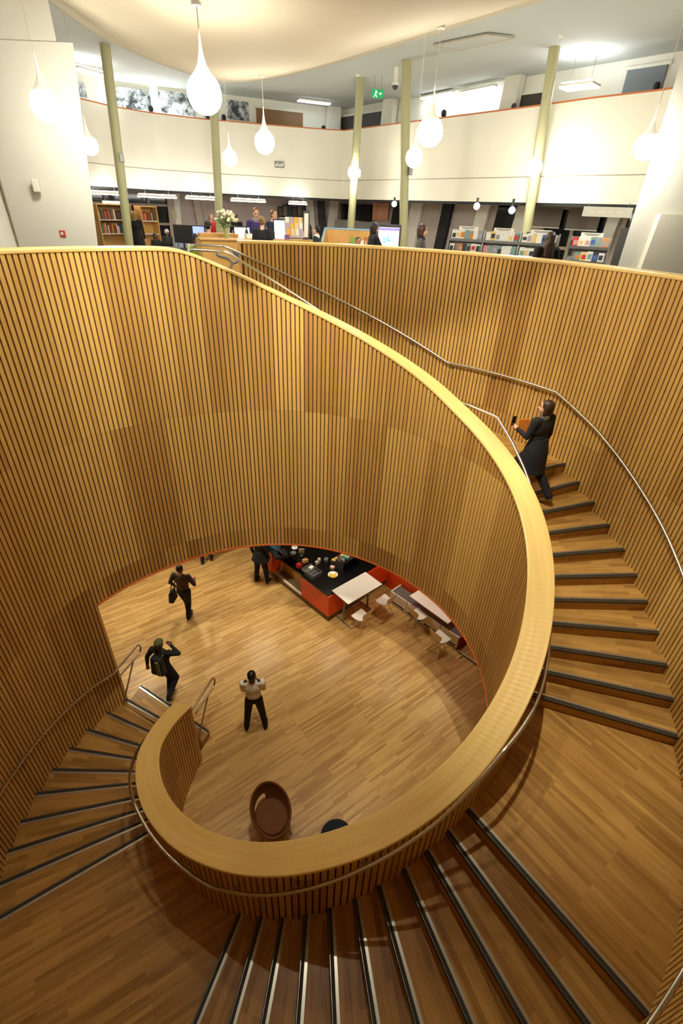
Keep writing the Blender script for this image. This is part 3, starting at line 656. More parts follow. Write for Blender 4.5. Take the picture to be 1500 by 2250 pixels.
o = opt(2.9, -.3); MB().tube([opt(2.85, -.35)-o+Vector((0, 0, .05)), opt(3.7, -.35)-o+Vector((0, 0, .05))], .02, 8).build('bar', m_grey, fr_)
for u in (3.0, 3.55): MB().tube([opt(u, -.35)-o+Vector((0, 0, .05)), opt(u, -.5)-o+Vector((0, 0, .02))], .014, 6).build('foot', m_grey, fr_)
# tables
def table(label, c, ang, lx, ly, hh=.74):
    t = thing('cafe_table', label, 'table', c, ang, 'white cafe tables')
    MB().box((0, 0, hh-.012), (lx, ly, .024)).build('tabletop', m_laminate, t, bevel=.005)
    for s in (-1, 1):
        l = MB().tube([(s*(lx/2-.16), 0, .03), (s*(lx/2-.16), 0, hh-.024)], .028, 10).build('leg', m_grey, t, smooth=True)
        for q in (-1, 1): MB().tube([(s*(lx/2-.16), 0, .06), (s*(lx/2-.16), q*.16, .045), (s*(lx/2-.16), q*.31, .012)], .017, 8).build('foot', m_grey, l, smooth=True)
    return t
table('white table with steel legs beside the cafe counter', (.49, 9.35, 0), math.atan2(.83, .91), 1.19, .64, .985)
table('white table by the low cabinet, its far edge hidden behind the rim', (2.46, 9.06, 0), math.atan2(-.92, .83), 1.27, .44)
# shell chairs
ch_proto = None
def chair(label, c, face):
    global ch_proto
    rz = math.atan2(face[1], face[0])-PI/2
    if ch_proto is not None: return dup(ch_proto, c, rz, label)
    t = thing('shell_chair', label, 'chair', c, rz, 'white shell chairs')
    # pressed seat and back: widths pinch in at the bend
    prof = [(.21, .452, .20), (.16, .455, .205), (.08, .445, .20), (0, .438, .19), (-.07, .44, .16), (-.12, .452, .135), (-.155, .49, .13), (-.175, .55, .15), (-.195, .63, .185), (-.21, .71, .205), (-.222, .78, .20)]
    mb = MB(); vs = []; fs = []
    for y, z, w in prof:
        for i in range(7): x = -1+i/3; vs.append((w*x, y, z+.012*x*x)) 
    n = len(prof)
    for i in range(n-1):
        for k in range(6): fs.append((i*7+k, i*7+k+1, i*7+8+k, i*7+7+k))
    def sub(i0, i1, nm, m_):
        b = MB(); b.add([vs[j] for j in range(i0*7, (i1+1)*7)], [(i*7+k, i*7+k+1, i*7+8+k, i*7+7+k) for i in range(i1-i0) for k in range(6)])
        ob = b.build(nm, m_, t, smooth='all'); so = ob.modifiers.new('s', 'SOLIDIFY'); so.thickness = .012; so.offset = -1; su = ob.modifiers.new('u', 'SUBSURF'); su.levels = 1; su.render_levels = 1; return ob
    sub(0, 5, 'seat', m_laminate); bo = sub(5, 10, 'backrest', mat('shaded_shell_back', rgb(226, 208, 172), .4))  # back of the white shell coloured tan to stand for its shaded side
    for sx in (-1, 1):
        for sy in (-1, 1): MB().tube([(sx*.05, sy*.05, .43), (sx*.08, sy*.07, .30), (sx*.175, sy*.17, .0)], .010, 8).build('leg', m_chrome, t, smooth=True)
    ch_proto = t; return t
fA = off_dir(-.55, .15)
def chair_at(label, seat, face): return chair(label, (*seat, 0), face)
chair_at('white shell chair nearest the steel legged table by the counter', (.63, 8.84), off_dir(-.72, .70))
chair_at('white shell chair tucked between the counter table and the low cabinet', (1.27, 9.44), off_dir(-.72, .70))
chair_at('white shell chair drawn up to the middle of the low white cabinet', (2.07, 8.97), off_dir(.70, .55))
chair_at('white shell chair at the open end of the low white cabinet', (2.53, 8.22), off_dir(.70, .55))
# brown egg chair
eg = thing('egg_chair', 'brown leather tub chair with an open slot in its back, steel legs', 'armchair', (-.99, 4.10, 0), math.radians(-152))
m_leath = mat('brown_leather', rgb(110, 68, 38), .7, noise=.08, nscale=30, spec=.15)
eg.scale = (.9, .9, .9)
def egg_shell():
    """tub: an egg shaped rim that is high behind and low in front, sunk to the seat"""
    vs = []; fs = []; NS, NR = 40, 9
    def rim(a): return (.345*math.cos(a), .40*math.sin(a)+.02, .61-.20*math.sin(a)) if False else (.345*math.cos(a), .41*math.sin(a), .63-.19*math.sin(a))
    for j in range(NR):
        u = j/(NR-1)
        for i in range(NS):
            a = 2*PI*i/NS; x, y, z = rim(a); w = 1-u**2.2
            q = .66+.34*math.cos(u*PI/2)**.7 if j < NR-1 else .5
            s_ = 1-.42*u**1.6
            vs.append((x*s_, y*s_+.03*u, z-(z-.36)*min(1, u*1.05)))
    for j in range(NR-1):
        for i in range(NS):
            a = 2*PI*(i+.5)/NS
            if j in (4, 5) and -PI*.50 < a-2*PI < -PI*.14: continue      # the slot between back and seat
            fs.append((j*NS+i, j*NS+(i+1) % NS, (j+1)*NS+(i+1) % NS, (j+1)*NS+i))
    return vs, fs
v_, f_ = egg_shell(); sh_ = MB().add(v_, f_).build('tub_shell', m_leath, eg, smooth='all'); so = sh_.modifiers.new('s', 'SOLIDIFY'); so.thickness = .045; so.offset = -1; su = sh_.modifiers.new('u', 'SUBSURF'); su.levels = 1; su.render_levels = 2
MB().lathe([(.0, .30), (.24, .30), (.285, .37), (.302, .44), (.285, .462), (.0, .455)], (0, .025, 0), 32, 1, 1.2).build('seat', m_leath, eg, smooth=True)
for sx, sy in ((-1, 1), (1, 1), (-1, -1), (1, -1)): MB().tube([(sx*.10, sy*.12, .32), (sx*.30, sy*.32, .0)], .012, 8).build('leg', m_chrome, eg, smooth=True)
# dark round stool
st_ = thing('round_stool', 'dark round stool half hidden by the oak coping near the tub chair', 'stool', (.15, 3.76, 0))
MB().lathe([(.0, .40), (.24, .40), (.27, .43), (.27, .47), (.25, .49), (.0, .49)], (0, 0, 0), 32).build('seat', mat('dark_blue_leather', rgb(26, 30, 38), .7, spec=.2), st_, smooth=True)
for i in range(4): MB().tube([(.15*math.cos(i*PI/2+.7), .15*math.sin(i*PI/2+.7), .41), (.23*math.cos(i*PI/2+.7), .23*math.sin(i*PI/2+.7), 0)], .011, 8).build('leg', m_chrome, st_, smooth=True)
# ------------------------------------------------------------------ things on the counter
ZT = .95
def top(x, y): p = on(500+x/4.2857, 1180+y/4.2857, ZT); return p
car = math.atan2(cu.y, cu.x)
tr_ = thing('cutlery_tray', 'grey cutlery tray with white napkins on the black counter top', 'tray', top(792, 330), car)
MB().box((0, 0, .006), (.46, .32, .012)).build('base', m_grey, tr_)
for x, y, w, l in ((0, .155, .46, .012), (0, -.155, .46, .012), (.225, 0, .012, .32), (-.225, 0, .012, .32), (0, 0, .006, .31), (-.11, 0, .006, .31)): MB().box((x, y, .04), (w, l, .07)).build('side', m_grey, tr_, bevel=.003)
tag(MB().box((0, 0, .03), (.10, .13, .05)).build('napkin_stack', m_white, None, loc=top(785, 300)+Vector((0, 0, .014)), rz=car+.2), 'white napkin stack lying in the grey cutlery tray', 'napkins')
pl = thing('banana_plate', 'white plate on the counter top under a heap of bananas', 'plate', top(990, 358))
MB().lathe([(.0, .002), (.09, .002), (.135, .018), (.135, .022), (.09, .009), (.0, .009)], (0, 0, 0), 28).build('plate_disc', m_white, pl, smooth=True)
for i in range(5):
    b = MB(); pts = [(.085*math.cos(a_), .10*math.sin(a_)-.02+i*.028-.05, .03+.012*(i % 2)) for a_ in np.linspace(.35, 2.8, 8)]
    b.tube(pts, .016, 8); b.ball(pts[0], .0155, 8, 6); b.ball(pts[-1], .008, 6, 4)
    tag(b.build('banana', mat('banana_yellow', rgb(244, 204, 52), .5), None, loc=top(990, 358)+Vector((0, 0, .0)), rz=car+.9, smooth=True), 'yellow banana heaped with others on the white plate on the counter', 'banana', 'bananas on the white plate')
for i, (x, y, n_) in enumerate(((860, 245, 4), (838, 262, 2))):
    for k_ in range(n_):
        tag(MB().lathe([(.030, 0), (.042, .09), (.043, .092), (.039, .09), (.028, .004)], (0, 0, 0), 16).build('paper_cup', m_white, None, loc=top(x, y)+Vector((0, 0, k_*.022)), smooth=True), 'white paper cup in the '+('taller' if i == 0 else 'shorter')+' nested stack behind the tray', 'cup', 'nested paper cups '+('tall' if i == 0 else 'short')+' stack')
# snack display: wire tiers holding packets
sk = thing('snack_stand', 'dark stepped snack stand crowded with packets on the counter top', 'display stand', top(1110, 250), car+PI/2)
for i, (y, z) in enumerate(((-.22, .04), (-.05, .15), (.12, .26))): MB().box((0, y, z), (.62, .17, .02)).build('shelf', m_dgrey, sk)
for s in (-1, 1): MB().hexa([(s*.31-.008, -.32, 0), (s*.31+.008, -.32, 0), (s*.31+.008, .22, 0), (s*.31-.008, .22, 0)], [(s*.31-.008, -.30, .08), (s*.31+.008, -.30, .08), (s*.31+.008, .22, .34), (s*.31-.008, .22, .34)]).build('side', m_dgrey, sk)
pc = [('brown', (106, 66, 38)), ('dark brown', (60, 38, 26)), ('cream', (216, 196, 150)), ('grey', (120, 116, 108)), ('yellow', (226, 178, 48)), ('green', (74, 106, 74)), ('maroon', (94, 42, 46))]
SKM = Matrix.LocRotScale(sk.location, sk.rotation_euler, None); nth = ['first', 'second', 'third', 'fourth', 'fifth', 'sixth', 'seventh', 'eighth', 'ninth', 'tenth', 'eleventh', 'twelfth']
for i, (y, z) in enumerate(((-.22, .05), (-.05, .16), (.12, .27))):
    for j in range(6):
        nm, c = pc[(i*3+j*2+(j > 3)) % 7]
        b = MB().box((0, 0, .05), (.08, .10+.02*(j % 2), .09), rx=-.25).build('snack_packet', cloth(c), None, loc=SKM @ Vector((-.25+j*.10, y, z)), rz=sk.rotation_euler.z+(j % 3-1)*.12, bevel=.01)
        tag(b, f'{nm} snack packet, {nth[j]} along the {["front", "middle", "back"][i]} tier of the snack stand', 'snack', 'packets on the snack stand')
def obj(name, label, cat, mb, m_, loc, rz=0, **k): return tag(mb.build(name, m_, None, loc=loc, rz=rz, **k), label, cat)
for i, (x, y, c, lb) in enumerate(((1070, 160, (130, 40, 44), 'maroon tray with white rim'), (1130, 195, (54, 96, 84), 'green tray with cream rim'))):
    t = thing('snack_tray', lb+' on top of the snack stand', 'tray', SKM @ Vector((-.12+.26*i, .12, .365)), car+.3)
    MB().box((0, 0, .01), (.2, .16, .02)).build('base', cloth(c), t); MB().box((0, 0, .03), (.21, .02, .035)).build('rim', m_laminate, t)
ti = thing('till', 'black till with a tilted screen on the far part of the counter', 'till', top(492, 175), car-.3)
MB().box((0, 0, .05), (.34, .38, .10)).build('base', m_blackm, ti, bevel=.01); MB().box((0, .04, .24), (.34, .03, .24), rx=-.7).build('screen', m_dgrey, ti, bevel=.008); MB().tube([(0, .02, .1), (0, .04, .2)], .03, 8).build('stand', m_blackm, ti)
MB_b = thing('blue_display', 'blue lit display case end at the far corner of the counter', 'display case', top(445, 92), car)
MB().box((0, 0, .12), (.30, .20, .24)).build('case', mat('blue_case', rgb(70, 130, 170), .25), MB_b, bevel=.01); MB().box((0, -.102, .14), (.24, .004, .14)).build('front_glass', mat('pale_glass', rgb(170, 215, 225), .1), MB_b)
for i, (x, y) in enumerate(((630, 118), (632, 92))):
    obj('bowl', ['white bowl standing beside the menu card', 'white bowl stacked behind the other bowl'][i], 'bowl', MB().lathe([(.04, 0), (.07, .03), (.09, .08), (.085, .08), (.065, .032), (.0, .02)], (0, 0, 0), 20), m_white, top(x, y), smooth=True)
obj('glass_bowl', 'clear glass bowl in front of the white bowls on the counter', 'bowl', MB().lathe([(.05, 0), (.08, .05), (.085, .07), (.08, .07), (.0, .012)], (0, 0, 0), 20), m_grey, top(618, 165), smooth=True)
mc = thing('menu_card', 'white menu card propped on a stand on the counter', 'menu', top(695, 170), car+.9)
MB().box((0, 0, .14), (.16, .01, .24), rx=-.35).build('card', m_white, mc); MB().box((0, .06, .03), (.08, .10, .02)).build('foot', m_dgrey, mc)
for k_ in range(6): MB().box((0, -.006-.0, .07+k_*.025), (.10, .003, .006), rx=-.35).build('printed_line', m_grey, mc)
obj('paper_bag', 'brown paper bag lying by the red box on the counter', 'bag', MB().box((0, 0, .06), (.12, .16, .11), rx=.2), cloth((190, 140, 86)), top(730, 240), car, bevel=.02)
obj('red_box', 'red box at the counter edge beside the cutlery tray', 'box', MB().box((0, 0, .06), (.14, .12, .12)), cloth((160, 26, 30)), top(672, 285), car, bevel=.01)
obj('sugar_box', 'pink and white sugar box between cups and snack stand', 'box', MB().box((0, 0, .04), (.12, .10, .08)), cloth((224, 176, 176)), top(985, 298), car+.3, bevel=.008)
obj('napkin_holder', 'grey napkin holder next to the paper cups on the counter', 'napkin holder', MB().box((0, 0, .06), (.10, .14, .12)), m_grey, top(925, 235), car+.5, bevel=.008)
# ceiling downlights of the ground floor
for i, (x, y, kk) in enumerate(((-4.4, 10.2, 1.5), (-5.6, 9.0, 1.5), (-2.3, 10.3, 1.3), (-.1, 10.2, .9), (1.6, 9.5, .6), (2.9, 8.6, .4), (-6.9, 7.6, 1.3))):
    t = thing('downlight', 'round downlight in the ground floor ceiling', 'ceiling light', (x, y, ZRIM-.02), 0, 'ground floor downlights')
    MB().lathe([(.10, .0), (.12, .0), (.12, .02), (.0, .02)], (0, 0, 0), 20).build('ring', m_steel, t)
    MB().lathe([(.0, .012), (.10, .012), (.0, .014)], (0, 0, 0), 20).build('diffuser', mat('warm_diffuser', (1, .9, .7), .5, emit=(1, .85, .6), estr=6), t)
    l = bpy.data.lights.new('downlight_lamp', 'SPOT'); l.energy = GROUND_WATT*4*kk; l.color = (1, .93, .78); l.spot_size = math.radians(130); l.spot_blend = .6; l.shadow_soft_size = .12
    lo_ = bpy.data.objects.new('lamp', l); COL.objects.link(lo_); lo_.parent = t; lo_.location = (0, 0, -.02)
from mathutils.bvhtree import BVHTree
# ------------------------------------------------------------------ upper hall: balcony, ceiling, columns, pillars
def wall_line(pts, z0, z1, th, m_, name, kind=True):
    """upright wall along a plan line, th thick on its far side"""
    mb = MB(); vs = []; fs = []; n = len(pts)
    for i, p in enumerate(pts):
        a = Vector(pts[max(i-1, 0)]); b = Vector(pts[min(i+1, n-1)]); d = (b-a).normalized(); nn = Vector((-d.y, d.x))
        q = Vector(p)+nn*th; vs += [(p[0], p[1], z0), (q.x, q.y, z0), (q.x, q.y, z1), (p[0], p[1], z1)]
    for i in range(n-1):
        c, e = 4*i, 4*i+4; fs += [(c, e, e+3, c+3), (c+1, c+2, e+2, e+1), (c+3, e+3, e+2, c+2), (c, c+1, e+1, e)]
    fs += [(0, 3, 2, 1), (4*n-4, 4*n-3, 4*n-2, 4*n-1)]
    o = mb.add(vs, fs).build(name, m_)
    return struct(o) if kind else o
ZB0, ZB1 = 9.54, 11.53
FA0 = [(-8.6, 13.2), (-7.55, 15.6), (-6.85, 17.2), (-6.1, 18.0), (-4.65, 18.85), (-2.6, 19.5), (-.9, 19.95), (-.45, 19.98), (1.55, 17.6), (3.9, 14.85), (4.98, 13.45), (5.92, 12.45), (7.5, 10.2)]
FA = [(x*1.06, y*1.06) for x, y in FA0]
bal = wall_line(FA, ZB0, ZB1, .18, m_cream, 'wall_balcony')
wall_line(FA, ZB1, ZB1+.035, .2, mat('red_oak_cap', rgb(196, 112, 60), .5), 'trim_1')
# seam and dark shadow gap of the fascia
def off_line(pts, d): 
    out = []
    for i, p in enumerate(pts):
        a = Vector(pts[max(i-1, 0)]); b = Vector(pts[min(i+1, len(pts)-1)]); t = (b-a).normalized(); nn = Vector((-t.y, t.x)); q = Vector(p)+nn*d; out.append((q.x, q.y))
    return out
wall_line(off_line(FA, -.006), 10.09, 10.112, .02, mat('seam', rgb(168, 158, 136), .8), 'trim_2')
wall_line(off_line(FA, .03), ZB0-.07, ZB0, .12, m_blackm, 'trim_3')
MW = [(-9.8, 15.4), (-8.4, 18.7), (-7.94, 20.2), (-4.9, 21.6), (-3.1, 22.4), (-.8, 23.5), (-.5, 23.6), (.7, 22.0), (2.3, 20.5), (4.1, 17.9), (5.3, 16.6), (7.0, 14.7), (9.5, 12.0)]
wall_line(MW, ZB0+.75, 12.45, .2, m_white, 'wall_mezzanine')
# mezzanine floor slab (under it the library bays)
def strip_slab(name, A, B, z0, z1, m_):
    mb = MB(); n = len(A); vs = []
    for a, b in zip(A, B): vs += [(*a, z0), (*b, z0), (*b, z1), (*a, z1)]
    fs = []
    for i in range(n-1): c, e = 4*i, 4*i+4; fs += [(c+3, e+3, e+2, c+2), (c, c+1, e+1, e), (c+1, c+2, e+2, e+1), (c, e, e+3, c+3)]
    return struct(mb.add(vs, fs).build(name, m_))
strip_slab('floor_mezzanine', off_line(FA, .17), off_line(MW, .25), 10.2, 10.32, m_cream)
BW = [(-12.2, 14.6), (-10.3, 18.6), (-9.2, 20.6), (-7.6, 21.8), (-5.0, 22.9), (-2.6, 23.8), (-.6, 24.6), (.9, 22.6), (2.4, 20.8), (4.2, 18.5), (5.6, 16.9), (7.4, 14.9), (10.5, 11.6)]
strip_slab('ceiling_bays', off_line(FA, .2), off_line(BW, .2), ZB0+.02, ZB0+.1, mat('bay_ceiling', rgb(206, 190, 176), .8))
wall_line(BW, F, 10.2, .2, m_mauve, 'wall_bays')
# ceiling canopy with its soft lip
ED = [(-5.6, 4.0), (-5.65, 9.0), (-5.68, 12.0), (-5.75, 13.2), (-5.68, 14.6), (-5.28, 16.05), (-4.6, 17.6), (-3.85, 18.25), (-2.97, 17.95), (-1.85, 17.0), (-.58, 15.6), (.56, 14.2), (1.25, 13.3), (1.8, 12.6), (2.45, 11.75), (3.0, 11.05), (4.3, 9.4), (5.4, 7.6), (5.6, 4.0)]
def canopy():
    C_ = Vector((-1.4, 6.5)); lip = [(0, 12.44), (0, 12.24), (.06, 12.18), (.22, 12.165), (.42, 12.19)]; bel = [(.105, 12.13), (.17, 11.97), (.27, 11.70), (.4, 11.42), (.55, 11.16), (.7, 10.99), (.85, 10.91), (1, 10.88)]
    E2 = []
    for i in range(len(ED)-1):
        for u in np.linspace(0, 1, 4, endpoint=False): E2.append(Vector(ED[i]).lerp(Vector(ED[i+1]), u))
    E2.append(Vector(ED[-1])); 
    for _ in range(3): E2 = [E2[0]]+[(E2[i-1]+E2[i]*2+E2[i+1])/4 for i in range(1, len(E2)-1)]+[E2[-1]]
    vs = []; fs = []; m_ = len(lip)+len(bel)
    for e in E2:
        d = C_-e; L = d.length; d.normalize()
        for s, z in lip+[(t*L, z) for t, z in bel]: q = e+d*min(s, L); vs.append((q.x, q.y, z))
    for i in range(len(E2)-1):
        for k in range(m_-1): fs.append((i*m_+k, i*m_+k+1, i*m_+m_+k+1, i*m_+m_+k))
    o = MB().add(vs, fs).build('ceiling_canopy', m_canopy, smooth='all'); struct(o)
    return BVHTree.FromPolygons([Vector(v) for v in vs], fs)
BV = canopy()
def ceil_z(x, y):
    h_ = BV.ray_cast(Vector((x, y, 9.0)), Vector((0, 0, 1))); return h_[0].z if h_[0] is not None else 12.45
hq = [on(*p, 12.44) for p in ((952, 96), (1012, 106), (1130, 78), (1072, 71))]
ht = thing('ceiling_hatch', 'square access hatch outlined in the plain ceiling', 'hatch', hq[0])
mb = MB(); L_ = [p-hq[0] for p in hq]
mb.hexa([(p.x, p.y, -.03) for p in L_], [(p.x, p.y, -.002) for p in L_]); mb.build('panel', m_hallceil, ht)
mb = MB(); mb.tube([(p.x, p.y, -.03) for p in L_], .02, 6, closed=True); mb.build('rim', mat('hatch_rim', rgb(186, 176, 156), .7), ht)
# leaning olive columns
cols = [('slender olive column leaning beside the white pillar and the bookcase', (231, 105), (285, 545), 16.0), ('slender olive column rising behind the flower vase', (470, 245), (485, 540), 18.0), ('slender olive column at the inner corner of the balcony', (793, 160), (768, 540), 18.4), ('slender olive column just behind the touch screen kiosk', (893, 136), (885, 555), 16.3), ('slender olive column leaning behind the media racks', (1225, 60), (1147, 570), 14.7)]
for lb, a, b, Y in cols:
    A, B = at(*a, Y), at(*b, Y); d = (A-B); top_ = B+d*((12.45-B.z)/d.z); bot = B+d*((F-B.z)/d.z)
    t = thing('column', lb, 'column', bot, 0, 'olive columns')
    t['kind'] = 'thing'
    MB().tube([(0, 0, 0), tuple(top_-bot)], .122, 18).build('shaft', m_olive, t, smooth=True)
    MB().lathe([(.125, 0), (.19, 0), (.19, .02), (.125, .03)], (0, 0, 0), 18).build('base_plate', m_olive, t)
    d = (top_-bot); k = 2.6/d.z
    if lb.startswith(('slender olive column leaning beside', 'slender olive column just', 'slender olive column at')):
        q = d*k; MB().box((q.x+.14, q.y-.12, q.z+.1), (.10, .12, .2), rz=.3).build('loudspeaker', m_grey, t, bevel=.01)
# white pillars
def pil(name, b, t_, z0, z1, m_): return struct(MB().hexa([(*p, z0) for p in b], [(*p, z1) for p in t_]).build(name, m_))
Yp = 9.25
a0, a1, a2, a3 = at(45, 548, Yp), at(210, 545, Yp), at(186, 400, Yp), at(160, 94, Yp)
def xz(p0, p1, z): return p0.x+(p1.x-p0.x)*(z-p0.z)/(p1.z-p0.z)
p_l = at(0, 390, Yp)
zt_ = at(160, 94, Yp).z
pil('wall_pillar_west', [(xz(a0, p_l, F), Yp), (xz(a1, a2, F), Yp), (xz(a1, a2, F)*1.16-.1, Yp+1.4), (xz(a0, p_l, F)-1.2, Yp+1.4)], [(xz(a0, p_l, zt_), Yp), (a3.x, Yp), (a3.x*1.16-.1, Yp+1.4), (xz(a0, p_l, zt_)-1.2, Yp+1.4)], F, zt_, m_white)
b3 = at(112, 40, Yp)
pil('wall_pillar_west_upper', [(xz(a0, p_l, zt_)-.2, Yp+.02), (b3.x, Yp+.02), (b3.x*1.16-.1, Yp+1.3), (xz(a0, p_l, zt_)-1.4, Yp+1.3)], [(-6.2, Yp+.02), (b3.x, Yp+.02), (b3.x*1.16-.1, Yp+1.3), (-7.4, Yp+1.3)], zt_, 12.45, m_white)
pil('wall_west_side', [(-7.5, 6.5), (-7.3, 6.5), (-5.4, 9.9), (-5.6, 9.9)], [(-7.5, 6.5), (-7.3, 6.5), (-5.9, 9.9), (-6.1, 9.9)], F, 12.45, m_white)
sp_ = thing('loudspeaker', 'small pale loudspeaker on a bracket high on the big white pillar', 'loudspeaker', at(79, 408, Yp-.10))
MB().box((.02, -.03, 0), (.10, .10, .17), rz=.35).build('cabinet', mat('pale_grey', rgb(222, 216, 200), .5), sp_, bevel=.012); MB().tube([(-.04, .1, -.02), (.0, .02, -.01)], .014, 6).build('bracket', m_grey, sp_)
al_ = thing('fire_alarm', 'small red fire alarm call point low on the big white pillar', 'alarm', at(138, 513, Yp-.005))
MB().box((0, -.01, 0), (.09, .03, .09)).build('case', mat('alarm_red', rgb(196, 60, 44), .45), al_, bevel=.006); MB().box((0, -.027, 0), (.045, .004, .04)).build('glass', m_white, al_)
Yr = 10.0
pil('wall_pillar_east', [(4.92, Yr), (8.6, Yr+.2), (8.6, Yr+1.6), (5.85, Yr+1.6)], [(4.92, Yr), (8.6, Yr+.2), (8.6, Yr+1.6), (5.85, Yr+1.6)], F, 12.45, m_white)
pil('wall_pillar_east_skirt', [(5.25, Yr-.12), (8.6, Yr), (8.6, Yr+.1), (5.25, Yr+.05)], [(5.33, Yr-.12), (8.6, Yr), (8.6, Yr+.1), (5.33, Yr+.05)], F, 9.34, m_cream)
# pendants
m_globe = mat('lit_globe', (1, .95, .85), .4, emit=LAMP_COL, estr=LAMP_STRENGTH)
m_neck = mat('frosted_neck', (1, .97, .9), .35, emit=(1, .9, .7), estr=.6)
lamps = [('teardrop pendant lamp in front of the big white pillar', (100, 230)), ('teardrop pendant lamp half hidden by the big white pillar', (196, 319)), ('brightest and nearest teardrop pendant lamp, under the ceiling glow', (449, 205)), ('teardrop pendant lamp hanging lowest to the eye near the second olive column', (505, 347)), ('teardrop pendant lamp hanging before the fascia pictogram sign', (581, 312)), ('smallest teardrop pendant lamp, before the corner column', (777, 378)), ('teardrop pendant lamp before the kiosk column, lower of that pair', (910, 346)), ('teardrop pendant lamp before the kiosk column, upper and larger of that pair', (945, 289)), ('teardrop pendant lamp hanging before the column by the media racks', (1173, 368)), ('teardrop pendant lamp next to the white pillar past the media racks', (1420, 321))]
ZL = 10.2; gp0 = None
for lb, px in lamps:
    p = on(*px, ZL); ztop = ceil_z(p.x, p.y)
    t = thing('pendant_lamp', lb, 'lamp', p, 0, 'teardrop pendants')
    MB().lathe([(.0, -.185), (.06, -.176), (.115, -.147), (.155, -.10), (.178, -.045), (.18, .01), (.163, .075), (.128, .125), (.0, .13)], (0, 0, 0), 16).build('globe', m_globe, t, smooth='all')
    MB().lathe([(.128, .127), (.082, .172), (.046, .23), (.024, .31), (.012, .40), (.008, .50), (.0, .502)], (0, 0, 0), 14).build('neck', m_neck, t, smooth='all')
    MB().tube([(0, 0, .49), (0, 0, ztop-ZL)], .006, 6).build('cord', m_white, t)
    MB().lathe([(.05, ztop-ZL-.03), (.055, ztop-ZL), (.0, ztop-ZL)], (0, 0, 0), 12).build('ceiling_rose', m_white, t)
# unseen spots added under the canopy to brighten the slatted walls and stair
for i, (x, y, tx, ty, tz, ang, k_) in enumerate(((-1.6, 4.6, -2.2, 8.6, 5.4, 56, 1.4), (.2, 4.4, .8, 8.4, 5.4, 56, 1.5), (-3.0, 5.6, -4.6, 8.2, 5.0, 60, .3), (1.2, 4.2, 2.5, 4.5, 5.4, 40, 1.5), (-.6, 6.2, -1.6, 6.8, 0, 46, .8), (.4, 4.2, 4.3, 8.0, 6.4, 64, .8), (-.2, 5.0, -.2, 4.6, 0, 125, .32))):
    c = Vector((x, y, ceil_z(x, y)-.14)); t = thing('added_spot_fitting', 'added unseen spot fitting on the ceiling canopy', 'ceiling light', c, 0, 'added canopy spot fittings'); d = (Vector((tx, ty, tz))-c).normalized()
    MB().tube([(0, 0, .14), (0, 0, 0)], .015, 8).build('stem', m_white, t); MB().tube([tuple(-d*.12), tuple(d*.06)], .05, 14).build('housing', m_white, t, smooth=True)
    MB().tube([tuple(d*.061), tuple(d*.064)], .042, 14).build('lens', mat('warm_diffuser', (1, .9, .7), .5), t)
    l = bpy.data.lights.new('spot_lamp', 'SPOT'); l.energy = UPPER_WATT*7.5*k_; l.color = (1, .96, .80); l.spot_size = math.radians(ang); l.spot_blend = .8; l.shadow_soft_size = .06
    lo_ = bpy.data.objects.new('lamp', l); COL.objects.link(lo_); lo_.parent = t; lo_.location = d*.1; lo_.rotation_euler = d.to_track_quat('-Z', 'Y').to_euler()
# ------------------------------------------------------------------ mezzanine: pictures, doors, signs, lights
MWp = MW
def seg_at(line, x, y):
    """point on the wall line seen through a pixel, and the wall's direction there"""
    best = None
    for p, q in zip(line[:-1], line[1:]):
        pt = on_line(x, y, p, q); u = (Vector((pt.x, pt.y))-Vector(p)).dot(Vector(q)-Vector(p))/(Vector(q)-Vector(p)).length_squared
        if -.001 <= u <= 1.001 and pt.y > 0 and (best is None or pt.length < best[0].length): d = (Vector(q)-Vector(p)).normalized(); best = (pt, d)
    if best is None:
        i = 0 if x < 700 else len(line)-2; p, q = line[i], line[i+1]; best = (on_line(x, y, p, q), (Vector(q)-Vector(p)).normalized())
    return best
def panel_on(line, x0, y0, x1, y1, d=.02, th=.03, base=0.):
    """an upright panel on a wall between two opposite pixel corners: (origin, angle, width, height)"""
    a, da = seg_at(line, x0, (y0+y1)/2); b, _ = seg_at(line, x1, (y0+y1)/2); up_, _ = seg_at(line, (x0+x1)/2, y0); lo__, _ = seg_at(line, (x0+x1)/2, y1)
    v = Vector((b.x-a.x, b.y-a.y)); ang = math.atan2(v.y, v.x); n = Vector((v.y, -v.x)).normalized(); c = (a+b)/2
    return Vector((c.x+n.x*(d+th/2), c.y+n.y*(d+th/2), lo__.z)), ang, v.length, up_.z-lo__.z
def photo_mat(i):
    m = bpy.data.materials.new('monochrome_print'); m.use_nodes = True; nt = m.node_tree; N = nt.nodes; L = nt.links; b = N['Principled BSDF']
    tc = N.new('ShaderNodeTexCoord'); mp = N.new('ShaderNodeMapping'); mp.inputs['Location'].default_value = (i*3.7, i*1.3, i*2.1); mp.inputs['Scale'].default_value = (2.4, 2.4, 2.4)
    n = N.new('ShaderNodeTexNoise'); n.inputs['Scale'].default_value = 1.2; n.inputs['Detail'].default_value = 6; n.inputs['Roughness'].default_value = .75
    rp = N.new('ShaderNodeValToRGB'); rp.color_ramp.elements[0].position = .42; rp.color_ramp.elements[1].position = .58; rp.color_ramp.elements[0].color = (.03, .035, .04, 1); rp.color_ramp.elements[1].color = (.75, .78, .78, 1)
    L.new(tc.outputs['Object'], mp.inputs[0]); L.new(mp.outputs[0], n.inputs['Vector']); L.new(n.outputs['Fac'], rp.inputs[0]); L.new(rp.outputs[0], b.inputs['Base Color']); b.inputs['Roughness'].default_value = .5
    return m
